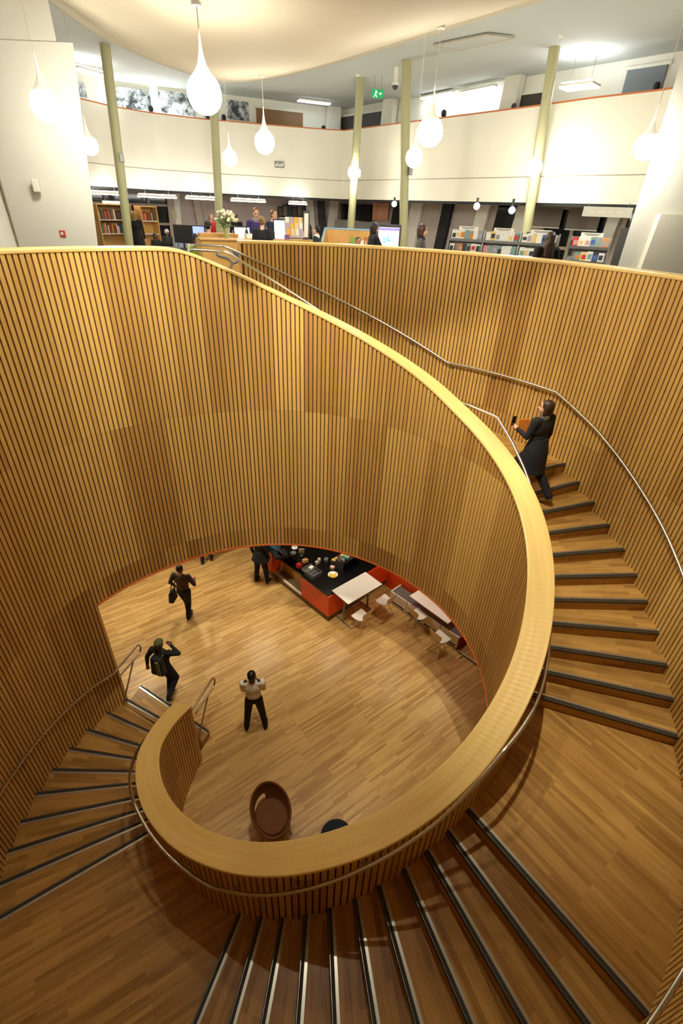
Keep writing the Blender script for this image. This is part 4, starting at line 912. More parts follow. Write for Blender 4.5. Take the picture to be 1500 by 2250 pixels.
for i, (lb, q) in enumerate((('black and white print half hidden at the end of the mezzanine beside the white pillar', (168, 182, 186, 214)), ('black and white print of a crowd on the mezzanine, next to the first olive column', (254, 195, 330, 240)), ('black and white print with tall dark figures on the mezzanine, middle of the row', (350, 203, 424, 252)), ('black and white print by the brown mezzanine door', (497, 222, 546, 264)))):
    o, a_, w, h = panel_on(MW, *q); t = thing('wall_print', lb, 'picture', o, a_, 'monochrome prints')
    MB().box((0, 0, h/2), (w, .03, h)).build('print', photo_mat(i), t); MB().box((0, .012, h/2), (w+.05, .02, h+.05)).build('backing', m_white, t)
def wall_box(name, label, cat, q, m_, line=MW, d=.0, th=.05, base=False, parts=()):
    o, a_, w, h = panel_on(line, *q, d=d, th=th); t = thing(name, label, cat, o, a_)
    MB().box((0, 0, h/2), (w, th, h)).build('panel', m_, t)
    for nm, x, z, sx, sz, mm in parts: MB().box((x*w, -th/2-.006, z*h), (sx*w, .012, sz*h)).build(nm, mm, t)
    return t
def mez_door(n, q, m_):
    o, a_, w, h = panel_on(MW, *q, d=0, th=.06); z0 = 10.32-o.z
    d = struct(MB().box((0, 0, (h+z0)/2), (w, .06, h-z0)).build(f'door_{n}', m_, None, loc=o, rz=a_))
    MB().box((0, 0, h+.03), (w+.12, .08, .06)).build('frame', m_white, d); MB().box((w*.4, -.05, z0+1.0), (.03, .05, .14)).build('door_handle', m_steel, d)
mez_door(1, (563, 243, 664, 278), mat('brown_door', rgb(128, 92, 50), .5))
mez_door(2, (752, 252, 842, 285), m_dgrey); mez_door(3, (1141, 208, 1190, 245), mat('dark_door', rgb(58, 50, 44), .5)); mez_door(4, (1376, 150, 1460, 196), mat('slate_wall', rgb(112, 118, 124), .6))
for i, (x, sgn) in enumerate(((722, 1), (857, 1), (1118, 1))):
    p, d = seg_at(MW, x, 250); mb = MB(); mb.hexa([(-.25, -.12, 0), (.25, -.12, 0), (.25, .12, 0), (-.25, .12, 0)], [(-.1, -.12, 2.13), (.38, -.12, 2.13), (.38, .12, 2.13), (-.1, .12, 2.13)])
    struct(mb.build(f'trim_{4+i}', m_white, None, loc=(p.x-d.y*-.2, p.y-d.x*.2, 10.32), rz=math.atan2(d.y, d.x)))
# cool strip luminaires on the mezzanine
m_strip = mat('cool_tube', (.95, .98, 1), .5, emit=(.86, .95, 1.0), estr=STRIP_STRENGTH)
m_strip_hot = mat('cool_tube_bright', (.95, .98, 1), .5, emit=(.86, .95, 1.0), estr=STRIP_STRENGTH*1.7)
def luminaire(label, c, ang, L, w, m_, up=False, group='mezzanine lights', drop=.0):
    t = thing('strip_light', label, 'light', c, ang, group)
    MB().box((0, 0, .035), (L, w, .05)).build('housing', m_white, t, bevel=.01); MB().box((0, 0, 0), (L-.04, w-.03, .03)).build('diffuser', m_, t)
    if up: MB().box((0, 0, .075), (L-.1, w-.04, .02)).build('uplight', m_, t)
    if drop:
        for s in (-1, 1): MB().tube([(s*L*.3, 0, .06), (s*L*.3, 0, drop)], .006, 5).build('hanger', m_grey, t)
    return t
for lb, x0, x1, y in (('cool strip light on the mezzanine wall nearer the kiosk column', 938, 1006, 213), ('cool strip light on the mezzanine wall nearer the dark door', 1030, 1100, 201)):
    a = seg_at(MW, x0, y)[0]; b = seg_at(MW, x1, y)[0]; v = b-a; n = Vector((v.y, -v.x, 0)).normalized(); luminaire(lb, (a+b)/2+n*.25, math.atan2(v.y, v.x), v.length, .18, m_strip_hot)
p = at(1272, 192, 15.0); luminaire('square cool light fitting low over the mezzanine past the leaning column', p, -.75, .8, .5, m_strip_hot, True, drop=12.45-p.z)
p = at(196, 160, 17.6); luminaire('cool light fitting over the mezzanine behind the white pillar', p, 1.1, 1.0, .4, m_strip_hot, True, drop=12.45-p.z)
p = at(330, 246, 20.2); luminaire('cool light trough low behind the balcony before the prints', Vector((p.x, p.y, 11.2)), .4, 2.4, .3, m_strip_hot, True)
p = at(690, 240, 22.0); luminaire('cool light fitting over the mezzanine near the inner corner', Vector((p.x, p.y, 12.38)), .4, 1.2, .3, m_strip)
# exit sign, camera, pictogram sign
m_green = mat('exit_green', rgb(24, 150, 84), .4, emit=rgb(24, 150, 84), estr=.7); m_pic = mat('pictogram_white', (1, 1, 1), .5, emit=(1, 1, 1), estr=.6)
c = at(829, 206, 18.0); t = thing('exit_sign', 'green exit sign with running figure hanging from the ceiling', 'sign', c)
MB().box((0, 0, 0), (.32, .04, .19)).build('panel', m_green, t)
run = MB(); run.ball((-.045, -.024, .062), .016, 8, 6); run.box((-.05, -.024, .015), (.03, .006, .07), ry=.3); run.box((-.085, -.024, -.05), (.02, .006, .07), ry=.7); run.box((-.03, -.024, -.05), (.02, .006, .07), ry=-.5); run.box((-.02, -.024, .03), (.05, .006, .014), ry=.4); run.box((.07, -.024, 0), (.07, .006, .016)); run.box((.095, -.024, .014), (.045, .006, .014), ry=.75); run.box((.095, -.024, -.014), (.045, .006, .014), ry=-.75)
run.build('running_figure', m_pic, t)
for s in (-1, 1): MB().tube([(s*.1, 0, .09), (s*.1, 0, 12.45-c.z)], .005, 5).build('hanger', m_grey, t)
c = at(868, 188, 17.0); t = thing('dome_camera', 'white ceiling camera with a dark dome beside the exit sign', 'camera', c); MB().box((0, 0, (12.45-c.z)/2), (.10, .10, 12.45-c.z)).build('bracket', m_white, t); MB().ball((0, 0, -.01), .08, 14, 10).build('dome', m_dgrey, t, smooth=True); MB().lathe([(.09, 0), (.09, .06), (.0, .07)], (0, 0, 0), 16).build('housing', m_white, t)
t = wall_box('pictogram_sign', 'grey pictogram sign on the cream fascia of the balcony', 'sign', (603, 354, 624, 369), m_grey, line=FA, d=.005, th=.02)
o_ = [x for x in t.children][0]
for x, z, w_, h_ in ((-.12, .07, .05, .07), (-.06, .1, .04, .1), (.01, .07, .05, .07), (.08, .08, .06, .06), (.13, .12, .02, .08)): MB().box((x, -.014, z), (w_, .006, h_), ry=.2).build('pictogram', m_white, t)
# ------------------------------------------------------------------ bays below the balcony: windows, panels, lights
def bay_panel(name, label, cat, q, m_, d=.02, th=.06, **k): return wall_box(name, label, cat, q, m_, line=BW, d=d, th=th, **k)
def window(n, q, cols_, rows_):
    o, a_, w, h = panel_on(BW, *q, d=.02, th=.04); z0 = F-o.z
    wn = struct(MB().box((0, .02, (h+z0)/2), (w, .02, h-z0)).build(f'window_{n}', m_night, None, loc=o, rz=a_))
    fr = MB()
    for i in range(cols_+1): fr.box((-w/2+w*i/cols_, -.02, (h+z0)/2), (.09, .08, h-z0))
    for z in rows_: fr.box((0, -.02, z0+z), (w, .07, .08))
    fr.build('window_frame', mat('mullion_beige', rgb(176, 160, 138), .6), wn)
window(1, (188, 415, 372, 545), 4, (.04, 1.0, 1.62, 2.0)); window(2, (1195, 452, 1335, 540), 2, (.6, 1.0, 2.0)); window(3, (1365, 448, 1420, 600), 1, (.6, 2.0))
m_blind = mat('grey_roller_blind', rgb(128, 118, 108), .8)
for i, q in enumerate(((1170, 456, 1238, 500), (1250, 458, 1322, 506))):
    o, a_, w, h = panel_on(BW, *q, d=.12, th=.01); t = thing('roller_blind', ['grey roller blind in the window right behind the leaning column', 'grey roller blind under the hanging sign'][i], 'blind', o, a_); MB().box((0, 0, h/2), (w, .012, h)).build('fabric', m_blind, t); MB().box((0, 0, 0), (w, .03, .03)).build('bottom_bar', m_white, t)
bay_panel('notice', 'small pale notice on the white post beside the dark windows', 'notice', (376, 462, 387, 480), mat('notice_paper', rgb(206, 196, 160), .7), d=.14, th=.02)
for i, (q, m_) in enumerate((((372, 440, 386, 545), mat('beige_post', rgb(190, 176, 156), .7)), ((386, 440, 398, 545), m_white), ((665, 446, 690, 545), m_white), ((700, 446, 715, 545), m_dgrey), ((716, 446, 735, 545), m_white), ((898, 448, 920, 560), m_white), ((1040, 450, 1065, 560), m_white), ((1085, 452, 1125, 560), m_night), ((1124, 452, 1150, 560), m_white), ((965, 452, 985, 560), m_blackm), ((862, 446, 878, 530), m_blackm), ((432, 440, 446, 530), mat('beige_post', (.5, .4, .3))), ((1325, 452, 1350, 560), m_white))):
    o, a_, w, h = panel_on(BW, *q, d=.02, th=.12); z0 = F-o.z; k = .28 if q[0] > 700 else (-.2 if q[0] > 420 else .1)
    k = k if m_ is not m_night else .2
    struct(MB().hexa([(-w/2-k/2, -.06, z0), (w/2-k/2, -.06, z0), (w/2-k/2, .06, z0), (-w/2-k/2, .06, z0)], [(-w/2+k/2, -.06, 2.04+z0), (w/2+k/2, -.06, 2.04+z0), (w/2+k/2, .06, 2.04+z0), (-w/2+k/2, .06, 2.04+z0)]).build(f'trim_{10+i}', m_, None, loc=o, rz=a_))
tv = bay_panel('wall_screen', 'large black wall screen behind the corner column', 'screen', (757, 449, 822, 486), m_black, d=.12, th=.08); MB().box((0, -.045, .02), (1.4, .004, .02)).build('bezel_edge', m_dgrey, tv)
bay_panel('whiteboard', 'grey glass board under the wall screen behind the display box', 'board', (736, 484, 822, 530), mat('grey_board', rgb(176, 174, 168), .3), d=.10, th=.03)
po = bay_panel('poster', 'salmon poster with a line drawn cube on it beside the wall screen', 'poster', (824, 447, 858, 484), mat('salmon', rgb(214, 150, 116), .6), d=.12, th=.02)
cubeb = MB(); o, a_, w, h = panel_on(BW, 824, 447, 858, 484, d=.12, th=.02); cx, cz, r_ = 0, h/2, h*.28
hexp = [(cx+r_*math.cos(PI/6+i*PI/3), -.013, cz+r_*math.sin(PI/6+i*PI/3)) for i in range(6)]
cubeb.tube(hexp, .008, 5, closed=True)
for i in (1, 3, 5): cubeb.tube([(cx, -.013, cz), hexp[i]], .008, 5)
for s in (-.5, .5): cubeb.tube([(s*r_*.9, -.013, cz-r_*.9), (s*r_*.9, -.013, cz+.1*r_)], .006, 5)
cubeb.build('cube_drawing', mat('poster_ink', rgb(236, 196, 168), .6), po)
# shelf with frames at the back of the desk
sf_ = bay_panel('wall_shelf', 'white wall shelf behind the desk carrying dark frames', 'shelf', (610, 478, 668, 481), m_white, d=.02, th=.3)
for i, x in enumerate((614, 624, 634, 644, 655, 663)):
    hgt = .38+.06*(i % 3); b, d_ = seg_at(BW, x, 477); n = Vector((d_.y, -d_.x, 0)); t = thing('picture_frame', f'dark framed picture, {nth[i]} along the wall shelf behind the desk', 'picture', b+n*.22, math.atan2(d_.y, d_.x))
    MB().box((0, 0, hgt/2), (.24, .03, hgt)).build('frame', m_blackm, t); MB().box((0, -.017, hgt/2), (.17, .004, hgt-.1)).build('print', cloth([(92, 80, 70), (120, 110, 90), (66, 70, 74)][i % 3]), t)
# warm white strip pendants under the balcony
m_tube = mat('bay_tube', (1, 1, 1), .5, emit=(1.0, .95, .92), estr=STRIP_STRENGTH*1.7)
for lb, x0, x1, y, Y in (('strip pendant next to the white pillar', 190, 268, 425, 17.2), ('strip pendant past the first olive column', 302, 388, 432, 18.3), ('strip pendant above the woman in red', 408, 476, 436, 19.2), ('strip pendant above the desk staff', 507, 583, 441, 19.8), ('short strip pendant at the far end of the row', 636, 672, 447, 20.6)):
    a, b = at(x0, y, Y-.35), at(x1, y+3, Y+.35); a.z = b.z = (a.z+b.z)/2; luminaire(lb, (a+b)/2, math.atan2(b.y-a.y, b.x-a.x), (b-a).length, .16, m_tube, True, 'bay strip pendants', drop=max(.05, ZB0+.02-a.z))
for lb, x, y, Y in (('round spot lamp beside the kiosk column', 866, 448, 16.8), ('round spot lamp above the first media rack', 1047, 453, 14.0), ('small round spot lamp near the dark doorway', 1124, 462, 13.6)):
    c = at(x, y, Y); t = thing('spot_lamp', lb, 'lamp', c, 0); MB().ball((0, 0, 0), .075, 12, 8).build('bulb', m_tube, t, smooth=True); MB().tube([(0, 0, .07), (0, 0, ZB0+.03-c.z)], .03, 8).build('stem', m_dgrey, t)
hs = at(1333, 466, 12.6); t = thing('hanging_sign', 'pale translucent sign hanging over the racks, its lettering too blurred to read', 'sign', hs, -.55)
MB().box((0, 0, 0), (1.0, .02, .19)).build('panel', mat('pale_acrylic', rgb(226, 224, 210), .4), t)
for k_, w_ in enumerate((.14, .22, .12, .18)): MB().box((-.30+k_*.19, -.012, .0), (w_*.8, .003, .035)).build('lettering', m_white, t)
for s in (-1, 1): MB().tube([(s*.4, 0, .09), (s*.4, 0, ZB0+.02-hs.z if ZB0+.02 > hs.z+.1 else .6)], .005, 5).build('hanger', m_grey, t)
# ------------------------------------------------------------------ upper floor: desk, people, racks
def fl(x, y, Y): p = at(x, y, Y); return Vector((p.x, Y, F))
dk0 = Vector((-3.42, 12.25, F)); dk1 = Vector((-.95, 13.35, F)); dv = (dk1-dk0); dL = dv.length; da = math.atan2(dv.y, dv.x)
DM = Matrix.Translation(dk0) @ Matrix.Rotation(da, 4, 'Z')
desk = thing('reception_desk', 'long oak reception desk behind the head of the stair', 'desk', dk0, da)
MB().box((dL/2, .03, .52), (dL, .04, 1.02)).build('front_panel', m_oak, desk); MB().box((.02, .45, .52), (.04, .86, 1.02)).build('side_panel', m_oak, desk); MB().box((dL-.02, .45, .52), (.04, .86, 1.02)).build('side_panel', m_oak, desk)
MB().box((dL/2, .20, 1.05), (dL+.06, .46, .04)).build('counter_top', m_oak, desk, bevel=.008); MB().box((dL/2, .62, .74), (dL, .5, .03)).build('work_surface', m_oak, desk); MB().box((.5, .62, 1.10), (.9, .34, .10)).build('raised_end', m_oak, desk, bevel=.006)
ZD = 1.07
def art(pts, r_, m_, nm):
    q = [on_line(x, y, dk0, dk1)-dk0 for x, y in pts]; ca, sa = math.cos(-da), math.sin(-da)
    MB().tube([(v.x*ca-v.y*sa, .006, v.z) for v in q], r_, 6).build(nm, m_, desk)
art([(475, 556), (480, 562), (494, 565), (505, 570), (510, 578), (507, 588), (501, 597), (494, 606)], .026, mat('desk_grey_line', rgb(116, 122, 128), .6), 'painted_line')
art([(512, 578), (522, 574), (534, 570)], .026, mat('desk_grey_line', (1, 1, 1)), 'painted_line')
for pts in ([(512, 552), (520, 560), (529, 556)], [(522, 562), (526, 566), (527, 572)], [(531, 546), (533, 556), (536, 548)], [(514, 558), (522, 554)]): art(pts, .024, mat('desk_blue_mark', rgb(66, 96, 140), .6), 'painted_mark')
def dp(u, v, z=ZD): return DM @ Vector((u, v, z))
def on_desk(name, label, cat, u, v=.2, z=ZD, rz=0.): return thing(name, label, cat, dp(u, v, z), da+rz)
vs_ = on_desk('flower_vase', 'glass vase of white lilies and roses on the oak desk', 'flowers', .62)
MB().lathe([(.05, 0), (.055, .01), (.045, .10), (.06, .22), (.056, .22), (.042, .10), (.0, .02)], (0, 0, 0), 16).build('vase', mat('vase_glass', rgb(170, 176, 120), .15), vs_, smooth=True)
fl_ = MB(); lf = MB()
for i in range(46):
    a = rng.uniform(0, 2*PI); e = rng.uniform(-.1, 1.45); r_ = .20+rng.uniform(-.04, .03); c = (r_*1.15*math.cos(e)*math.cos(a), r_*math.cos(e)*math.sin(a), .36+r_*.85*math.sin(e)); fl_.ball(c, rng.uniform(.028, .045), 7, 5, (1, 1, .8))
for i in range(60):
    a = rng.uniform(0, 2*PI); r_ = rng.uniform(.05, .22); c = (r_*math.cos(a), r_*math.sin(a), rng.uniform(.22, .42)); lf.box(c, (.10, .03, .006), rz=a, ry=rng.uniform(-.9, .3))
for i in range(9): a = i*.7; lf.tube([(0, 0, .1), (.12*math.cos(a), .12*math.sin(a), .36)], .006, 5)
fl_.build('blossoms', mat('lily_white', rgb(238, 232, 200), .7), vs_, smooth='all'); lf.build('leaves', mat('leaf_green', rgb(84, 112, 52), .6), vs_)
mn = on_desk('desk_monitor', 'lit white monitor turned to the desk staff, behind the lilies', 'monitor', 1.05, .5, .76, PI)
m_scr = mat('lit_screen', (.8, .9, 1), .3, emit=rgb(190, 214, 246), estr=1.1); m_scrw = mat('lit_screen_white', (.9, .95, 1), .3, emit=rgb(226, 236, 246), estr=1.2)
def monitor(t, w, h, z, m_, tilt=0.):
    MB().box((0, 0, z+h/2), (w, .04, h)).build('case', m_blackm, t, bevel=.006); MB().box((0, -.022, z+h/2), (w-.04, .004, h-.04)).build('screen', m_, t); MB().tube([(0, .03, .0), (0, .03, z+.05)], .022, 8).build('stand', m_blackm, t); MB().lathe([(.11, 0), (.11, .012), (.0, .016)], (0, .03, 0), 16).build('foot', m_blackm, t)
mn.rotation_euler.z = da; monitor(mn, .40, .26, .28, m_scrw)
pr_ = on_desk('printer', 'black printer on the desk beside the woman in purple', 'printer', 1.56, .42, .76); MB().box((0, 0, .24), (.46, .36, .46)).build('body', m_blackm, pr_, bevel=.02); MB().box((0, -.1, .48), (.36, .16, .02), rx=.3).build('paper_tray', m_dgrey, pr_)
tag(MB().box((0, 0, .05), (.34, .24, .09)).build('paper_box', m_white, None, loc=dp(1.22, .16), rz=da), 'flat white box lying on the desk before the printer', 'box')
m2 = on_desk('desk_monitor', 'tall lit monitor at the bearded man on the desk', 'monitor', 2.02, .55, .76); monitor(m2, .36, .46, .25, m_scr)
bh = on_desk('brochure_stand', 'brochure stand with orange, lilac and white leaflets on the desk', 'stand', 2.28, .22)
for i in range(3): MB().box((0, .04*i, .10+.12*i), (.46, .03, .12), rx=-.2).build('pocket', mat('clear_acrylic', rgb(214, 206, 196), .2), bh)
BM = DM @ Matrix.Translation((2.28, .22, ZD))
k_ = 0
for i in range(3):
    for j in range(4):
        c, nm = [((232, 168, 70), 'orange'), ((176, 160, 180), 'lilac'), ((226, 220, 206), 'white'), ((222, 196, 150), 'sand')][(i+j*3) % 4]
        tag(MB().box((0, 0, .07), (.095, .008, .15), rx=-.2).build('leaflet', cloth(c), None, loc=BM @ Vector((-.165+.11*j, .04*i-.024, .08+.12*i)), rz=da), f'{nm} leaflet, {nth[j]} in the {["lowest", "middle", "top"][i]} pocket of the desk brochure stand', 'leaflet', 'leaflets in the brochure stand')
tf = on_desk('framed_notice', 'tall white notice in a dark frame leaning at the end of the desk', 'notice', 2.58, .22, ZD, -.5); MB().box((0, 0, .30), (.16, .03, .60), rx=-.15).build('frame', m_dgrey, tf); MB().box((0, -.018, .30), (.10, .006, .50), rx=-.15).build('sheet', m_white, tf)
tag(MB().lathe([(.035, 0), (.038, .14), (.014, .19), (.014, .25), (.0, .25)], (0, 0, 0), 12).build('bottle', m_black, None, loc=dp(1.12, .30), smooth=True), 'dark bottle standing on the desk beside the lilies', 'bottle')
tag(MB().box((0, 0, .05), (.12, .03, .10)).build('purple_card', cloth((126, 88, 140)), None, loc=dp(2.05, .1), rz=da), 'purple card standing on the desk edge next to the leaflets', 'card')
# computer table with monitors left of the desk
ct = thing('computer_table', 'dark computer table beside the oak desk end', 'table', fl(400, 520, 13.9)); MB().box((0, 0, .72), (1.8, .8, .04)).build('tabletop', m_dgrey, ct)
for x in (-.8, .8):
    for y in (-.3, .3): MB().box((x, y, .35), (.05, .05, .70)).build('leg', m_dgrey, ct)
CT = fl(400, 520, 13.9)
m3 = thing('desk_monitor', 'black monitor seen from behind on the dark computer table', 'monitor', CT+Vector((.06, -.05, .74)), PI-.2); monitor(m3, .52, .40, .12, m_scr)
m4 = thing('desk_monitor', 'blue lit monitor facing out on the dark computer table', 'monitor', CT+Vector((.36, .25, .74)), .1); monitor(m4, .34, .36, .15, mat('lit_screen_blue', (.4, .5, 1), .3, emit=rgb(120, 130, 230), estr=1.2))
gc = thing('office_chair', 'lime green office chair by the oak desk end', 'chair', fl(426, 500, 13.2), math.atan2(-.8, .5)-PI/2)
MB().box((0, 0, .46), (.46, .46, .07)).build('seat', mat('lime_green', rgb(164, 210, 40), .5), gc, bevel=.025); MB().box((0, .22, .70), (.42, .05, .36), rx=-.12).build('backrest', mat('lime_green', rgb(164, 210, 40), .5), gc, bevel=.025); MB().tube([(0, 0, .06), (0, 0, .44)], .03, 8).build('post', m_dgrey, gc)
for i in range(5): MB().tube([(0, 0, .07), (.28*math.cos(i*1.257), .28*math.sin(i*1.257), .03)], .02, 6).build('leg', m_dgrey, gc)
# people of the upper floor: label, pixel column of the head, distance, height, facing, looks
def up_person(label, x, Y, h, face, ytop=None, **k):
    if ytop: h = (at(x, ytop, Y).z-F)*(1/.745 if k.get('sit') else .985)
    p = fl(x, 500, Y)
    if k.get('sit') and not k.pop('chair', False):
        st = thing('stool', 'grey stool under the '+label[:60], 'stool', p); st['label'] = 'grey stool on which the '+' '.join(label.split()[:8])+' sits'
        MB().lathe([(.0, .36), (.17, .36), (.18, .40), (.0, .405)], (0, 0, 0), 16).build('seat', m_dgrey, st); MB().lathe([(.15, 0), (.15, .02), (.025, .04), (.025, .36)], (0, 0, 0), 12).build('post', m_grey, st)
    return person(label, p, off_dir(*face), h, **k)
V = .016
up_person('man with dark hair and red brown jumper standing behind the bookcase', 258, 19.0, 1.84, (.6, -.8), skin=1, top=(92, 48, 40), voxel=V, ytop=455)
up_person('person with fair hair in a long dark coat, back turned, beside the first olive column', 299, 16.9, 1.70, (-.1, 1), hair=(150, 116, 62), top=(28, 24, 24), hstyle='bob', coat=.45, voxel=V, wide=1.1, ytop=463)
up_person('child with dark hair sitting at the low table next to the coat wearer', 338, 15.4, 1.22, (.5, -.8), skin=2, hair=(24, 18, 16), hstyle='bob', top=(34, 30, 30), voxel=V, child=True, ytop=512)
up_person('child in pink knitted hat and dark coat bending over the table', 361, 15.2, 1.28, (.7, -.7), skin=2, hat=(206, 176, 176), top=(26, 30, 30), voxel=V, child=True, lean=.25, ytop=503)
up_person('person in pale blue shirt sitting behind the black monitor', 393, 16.6, 1.46, (.9, -.4), skin=1, top=(150, 166, 184), voxel=V, ytop=494, sit=True)
up_person('person in white collar with dark head facing the blue lit monitor', 426, 13.2, 1.34, (-.5, .8), skin=2, hair=(34, 26, 46), top=(226, 222, 214), voxel=V, ytop=513, sit=True, chair=True)
up_person('person in a dark hooded jacket seen from behind at the desk end', 457, 14.9, 1.48, (.3, .9), hair=(26, 24, 24), top=(36, 40, 42), voxel=V, hat=(30, 30, 32), ytop=486, sit=True)
up_person('woman in a bright red top far behind the desk', 465, 19.4, 1.62, (.8, -.4), hair=(110, 66, 40), hstyle='tail', top=(206, 40, 34), voxel=V, ytop=470)
up_person('person with a pale face looking over the lilies', 499, 19.0, 1.72, (.3, -.9), hair=(110, 70, 44), top=(206, 196, 186), voxel=V, ytop=468)
up_person('person in black with brown hair in a bun, back turned behind the lilies', 520, 18.2, 1.74, (.2, 1), hair=(88, 62, 44), hstyle='bun', top=(22, 20, 22), voxel=V, ytop=468)
pw = up_person('woman in a purple cardigan working behind the desk', 562, 13.95, 1.78, (.35, -.9), hair=(120, 70, 38), top=(66, 52, 112), hstyle='short', voxel=.012, lean=.12, tilt=-.25, scarf=(150, 140, 150), ytop=455)
up_person('woman in black with tied fair hair seen from behind before the desk', 576, 12.15, 1.58, (.1, 1), hair=(128, 96, 58), hstyle='bun', top=(18, 20, 24), voxel=.012, ytop=473)
up_person('bearded man in dark blue leaning over the desk with bare forearm', 594, 14.35, 1.80, (.75, -.5), hair=(112, 78, 46), top=(36, 44, 62), voxel=.012, lean=.18, pose=dict(elR=(.2, .25, 1.14), wrR=(.16, .46, 1.08)), ytop=459)
up_person('woman with long black hair at the far end of the desk', 677, 14.6, 1.50, (-.8, -.4), skin=0, hair=(18, 16, 18), hstyle='long', top=(24, 22, 24), voxel=V, ytop=490)
up_person('girl in dark green blazer with white collar by the desk', 696, 12.9, 1.42, (-.9, .2), hair=(20, 18, 20), hstyle='short', top=(30, 40, 38), scarf=(226, 226, 222), voxel=.013, ytop=494)
up_person('child in a dark red dress standing past the desk end', 728, 14.6, 1.32, (-.3, -.9), skin=2, hair=(20, 16, 16), top=(132, 22, 30), voxel=V, child=True, ytop=503)
up_person('small child whose head shows just above the slatted wall by the display box', 788, 12.6, 1.20, (.2, -.9), skin=1, hair=(40, 30, 24), top=(26, 26, 30), voxel=V, child=True, ytop=521)
kw = up_person('woman with dark hair and green scarf using the touch screen kiosk', 822, 11.6, 1.60, (.9, .25), hair=(36, 32, 28), hstyle='bob', top=(24, 24, 26), voxel=.012, wide=1.1, scarf=(58, 66, 54), pose=dict(elR=(.22, .18, 1.16), wrR=(.16, .38, 1.14)), ytop=487)
hbg = thing('handbag', 'orange handbag on the shoulder of the woman at the kiosk', 'bag', wpt(kw, (-.02, -.20, 1.05)), kw.rotation_euler.z+PI/2)
MB().box((0, 0, 0), (.10, .30, .20)).build('bag_body', mat('bag_orange', rgb(206, 70, 30), .5), hbg, bevel=.03); MB().tube([(0, -.12, .09), (.02, -.08, .34), (.02, .08, .34), (0, .12, .09)], .012, 6).build('strap', mat('bag_orange', (1, 0, 0)), hbg)
up_person('woman with shoulder length brown hair in a grey cardigan at the slatted wall', 928, 10.75, 1.62, (.95, -.2), hair=(66, 40, 30), hstyle='bob', top=(92, 88, 82), voxel=.012, scarf=(30, 34, 54), ytop=491)
up_person('person whose dark hair shows above the first media rack', 1165, 12.6, 1.56, (.2, 1), hair=(44, 36, 30), top=(60, 60, 66), voxel=V, ytop=507)
up_person('woman with very long brown hair in black looking at the racks', 1214, 9.35, 1.54, (-.1, 1), hair=(62, 44, 34), hstyle='long', top=(22, 20, 22), wide=1.15, voxel=.012, ytop=507)
for lb, x, Y, h, hc in (('reader whose head just tops the balcony before the crowd print', 333, 18.9, 1.2, (30, 26, 24)), ('reader whose head just tops the balcony before the tall figures print', 455, 20.2, 1.22, (36, 30, 26)), ('reader whose head just tops the balcony before the print by the brown door', 491, 20.4, 1.2, (26, 26, 28)), ('reader whose head just tops the balcony near the brown door', 711, 21.8, 1.24, (40, 32, 28)), ('reader whose dark head tops the balcony below the cool strip lights', 975, 18.2, 1.32, (24, 22, 22)), ('reader whose head just tops the balcony before the dark door', 1126, 16.0, 1.24, (60, 44, 36)), ('reader with dark hair above the balcony by the slate wall', 1424, 13.9, 1.36, (28, 22, 22))):
    a_ = seg_at(FA, x, 260)[0].y; b_ = seg_at(MW, x, 235)[0].y; Y = a_+min(.75, (b_-a_)*.4); yt_ = {333: 236, 455: 252, 491: 255, 711: 278, 975: 245, 1126: 231, 1424: 184}[x]; h = (at(x, yt_, Y).z-10.32)/.985; p = at(x, 250, Y); person(lb, (p.x, Y, 10.32), off_dir(.3, .9), h, 1, hc, 'short', (60, 60, 66), voxel=.02, child=True)
# ------------------------------------------------------------------ oak bookcases
def bookcase(label, c, rz, w=1.0, h=1.62, d=.36, shelves=4):
    t = thing('bookcase', label, 'bookcase', c, rz)
    for s in (-1, 1): MB().box((s*(w/2-.015), 0, h/2), (.03, d, h)).build('side_panel', m_oak, t)
    MB().box((0, d/2-.01, h/2), (w-.06, .02, h)).build('back_panel', m_oak, t); MB().box((0, 0, h-.015), (w-.06, d, .03)).build('top', m_oak, t)
    for i in range(shelves): MB().box((0, 0, .10+i*(h-.15)/shelves), (w-.06, d-.03, .022)).build('shelf', m_white, t)
    return t
bcol = [((150, 40, 34), 'red'), ((216, 206, 184), 'cream'), ((60, 66, 84), 'navy'), ((110, 84, 56), 'brown'), ((200, 150, 70), 'ochre'), ((84, 104, 92), 'green'), ((180, 100, 80), 'rust'), ((40, 38, 42), 'black')]
def fill_books(t, w, h, d, shelves, nm, group, only=(2, 3)):
    Mx = Matrix.LocRotScale(t.location, t.rotation_euler, None)
    for i in only:
        z = .10+i*(h-.15)/shelves+.011; x = -w/2+.05; j = 0
        while x < w/2-.09:
            bw = rng.uniform(.028, .052); bh = rng.uniform(.20, .27); c, cn = bcol[int(rng.integers(8))]
            b = MB().box((0, 0, bh/2), (bw, .17, bh)).build('book', cloth(c), None, loc=Mx @ Vector((x+bw/2, -d/2+.12, z)), rz=t.rotation_euler.z)
            tag(b, f'{cn} book, {nth[j] if j < 12 else str(j+1)+"th"} from the left end of the {["lowest", "second", "third", "top"][i]} shelf, {nm}', 'book', group); x += bw+rng.uniform(.004, .012); j += 1
bc1 = bookcase('oak bookcase with its broad end panel beside the white pillar', fl(248, 500, 17.3), .95, 1.15, 1.62, .56); fill_books(bc1, 1.15, 1.62, .56, 4, 'pillar bookcase', 'books in the bookcase by the white pillar')
bl = thing('shelf_light', 'white strip lamp on top shelf edge of the bookcase by the pillar', 'light', Matrix.LocRotScale(bc1.location, bc1.rotation_euler, None) @ Vector((.1, -.24, 1.645)), bc1.rotation_euler.z); MB().box((0, 0, .02), (.8, .06, .05)).build('diffuser', m_tube, bl); MB().box((0, 0, .05), (.82, .08, .02)).build('housing', m_white, bl)
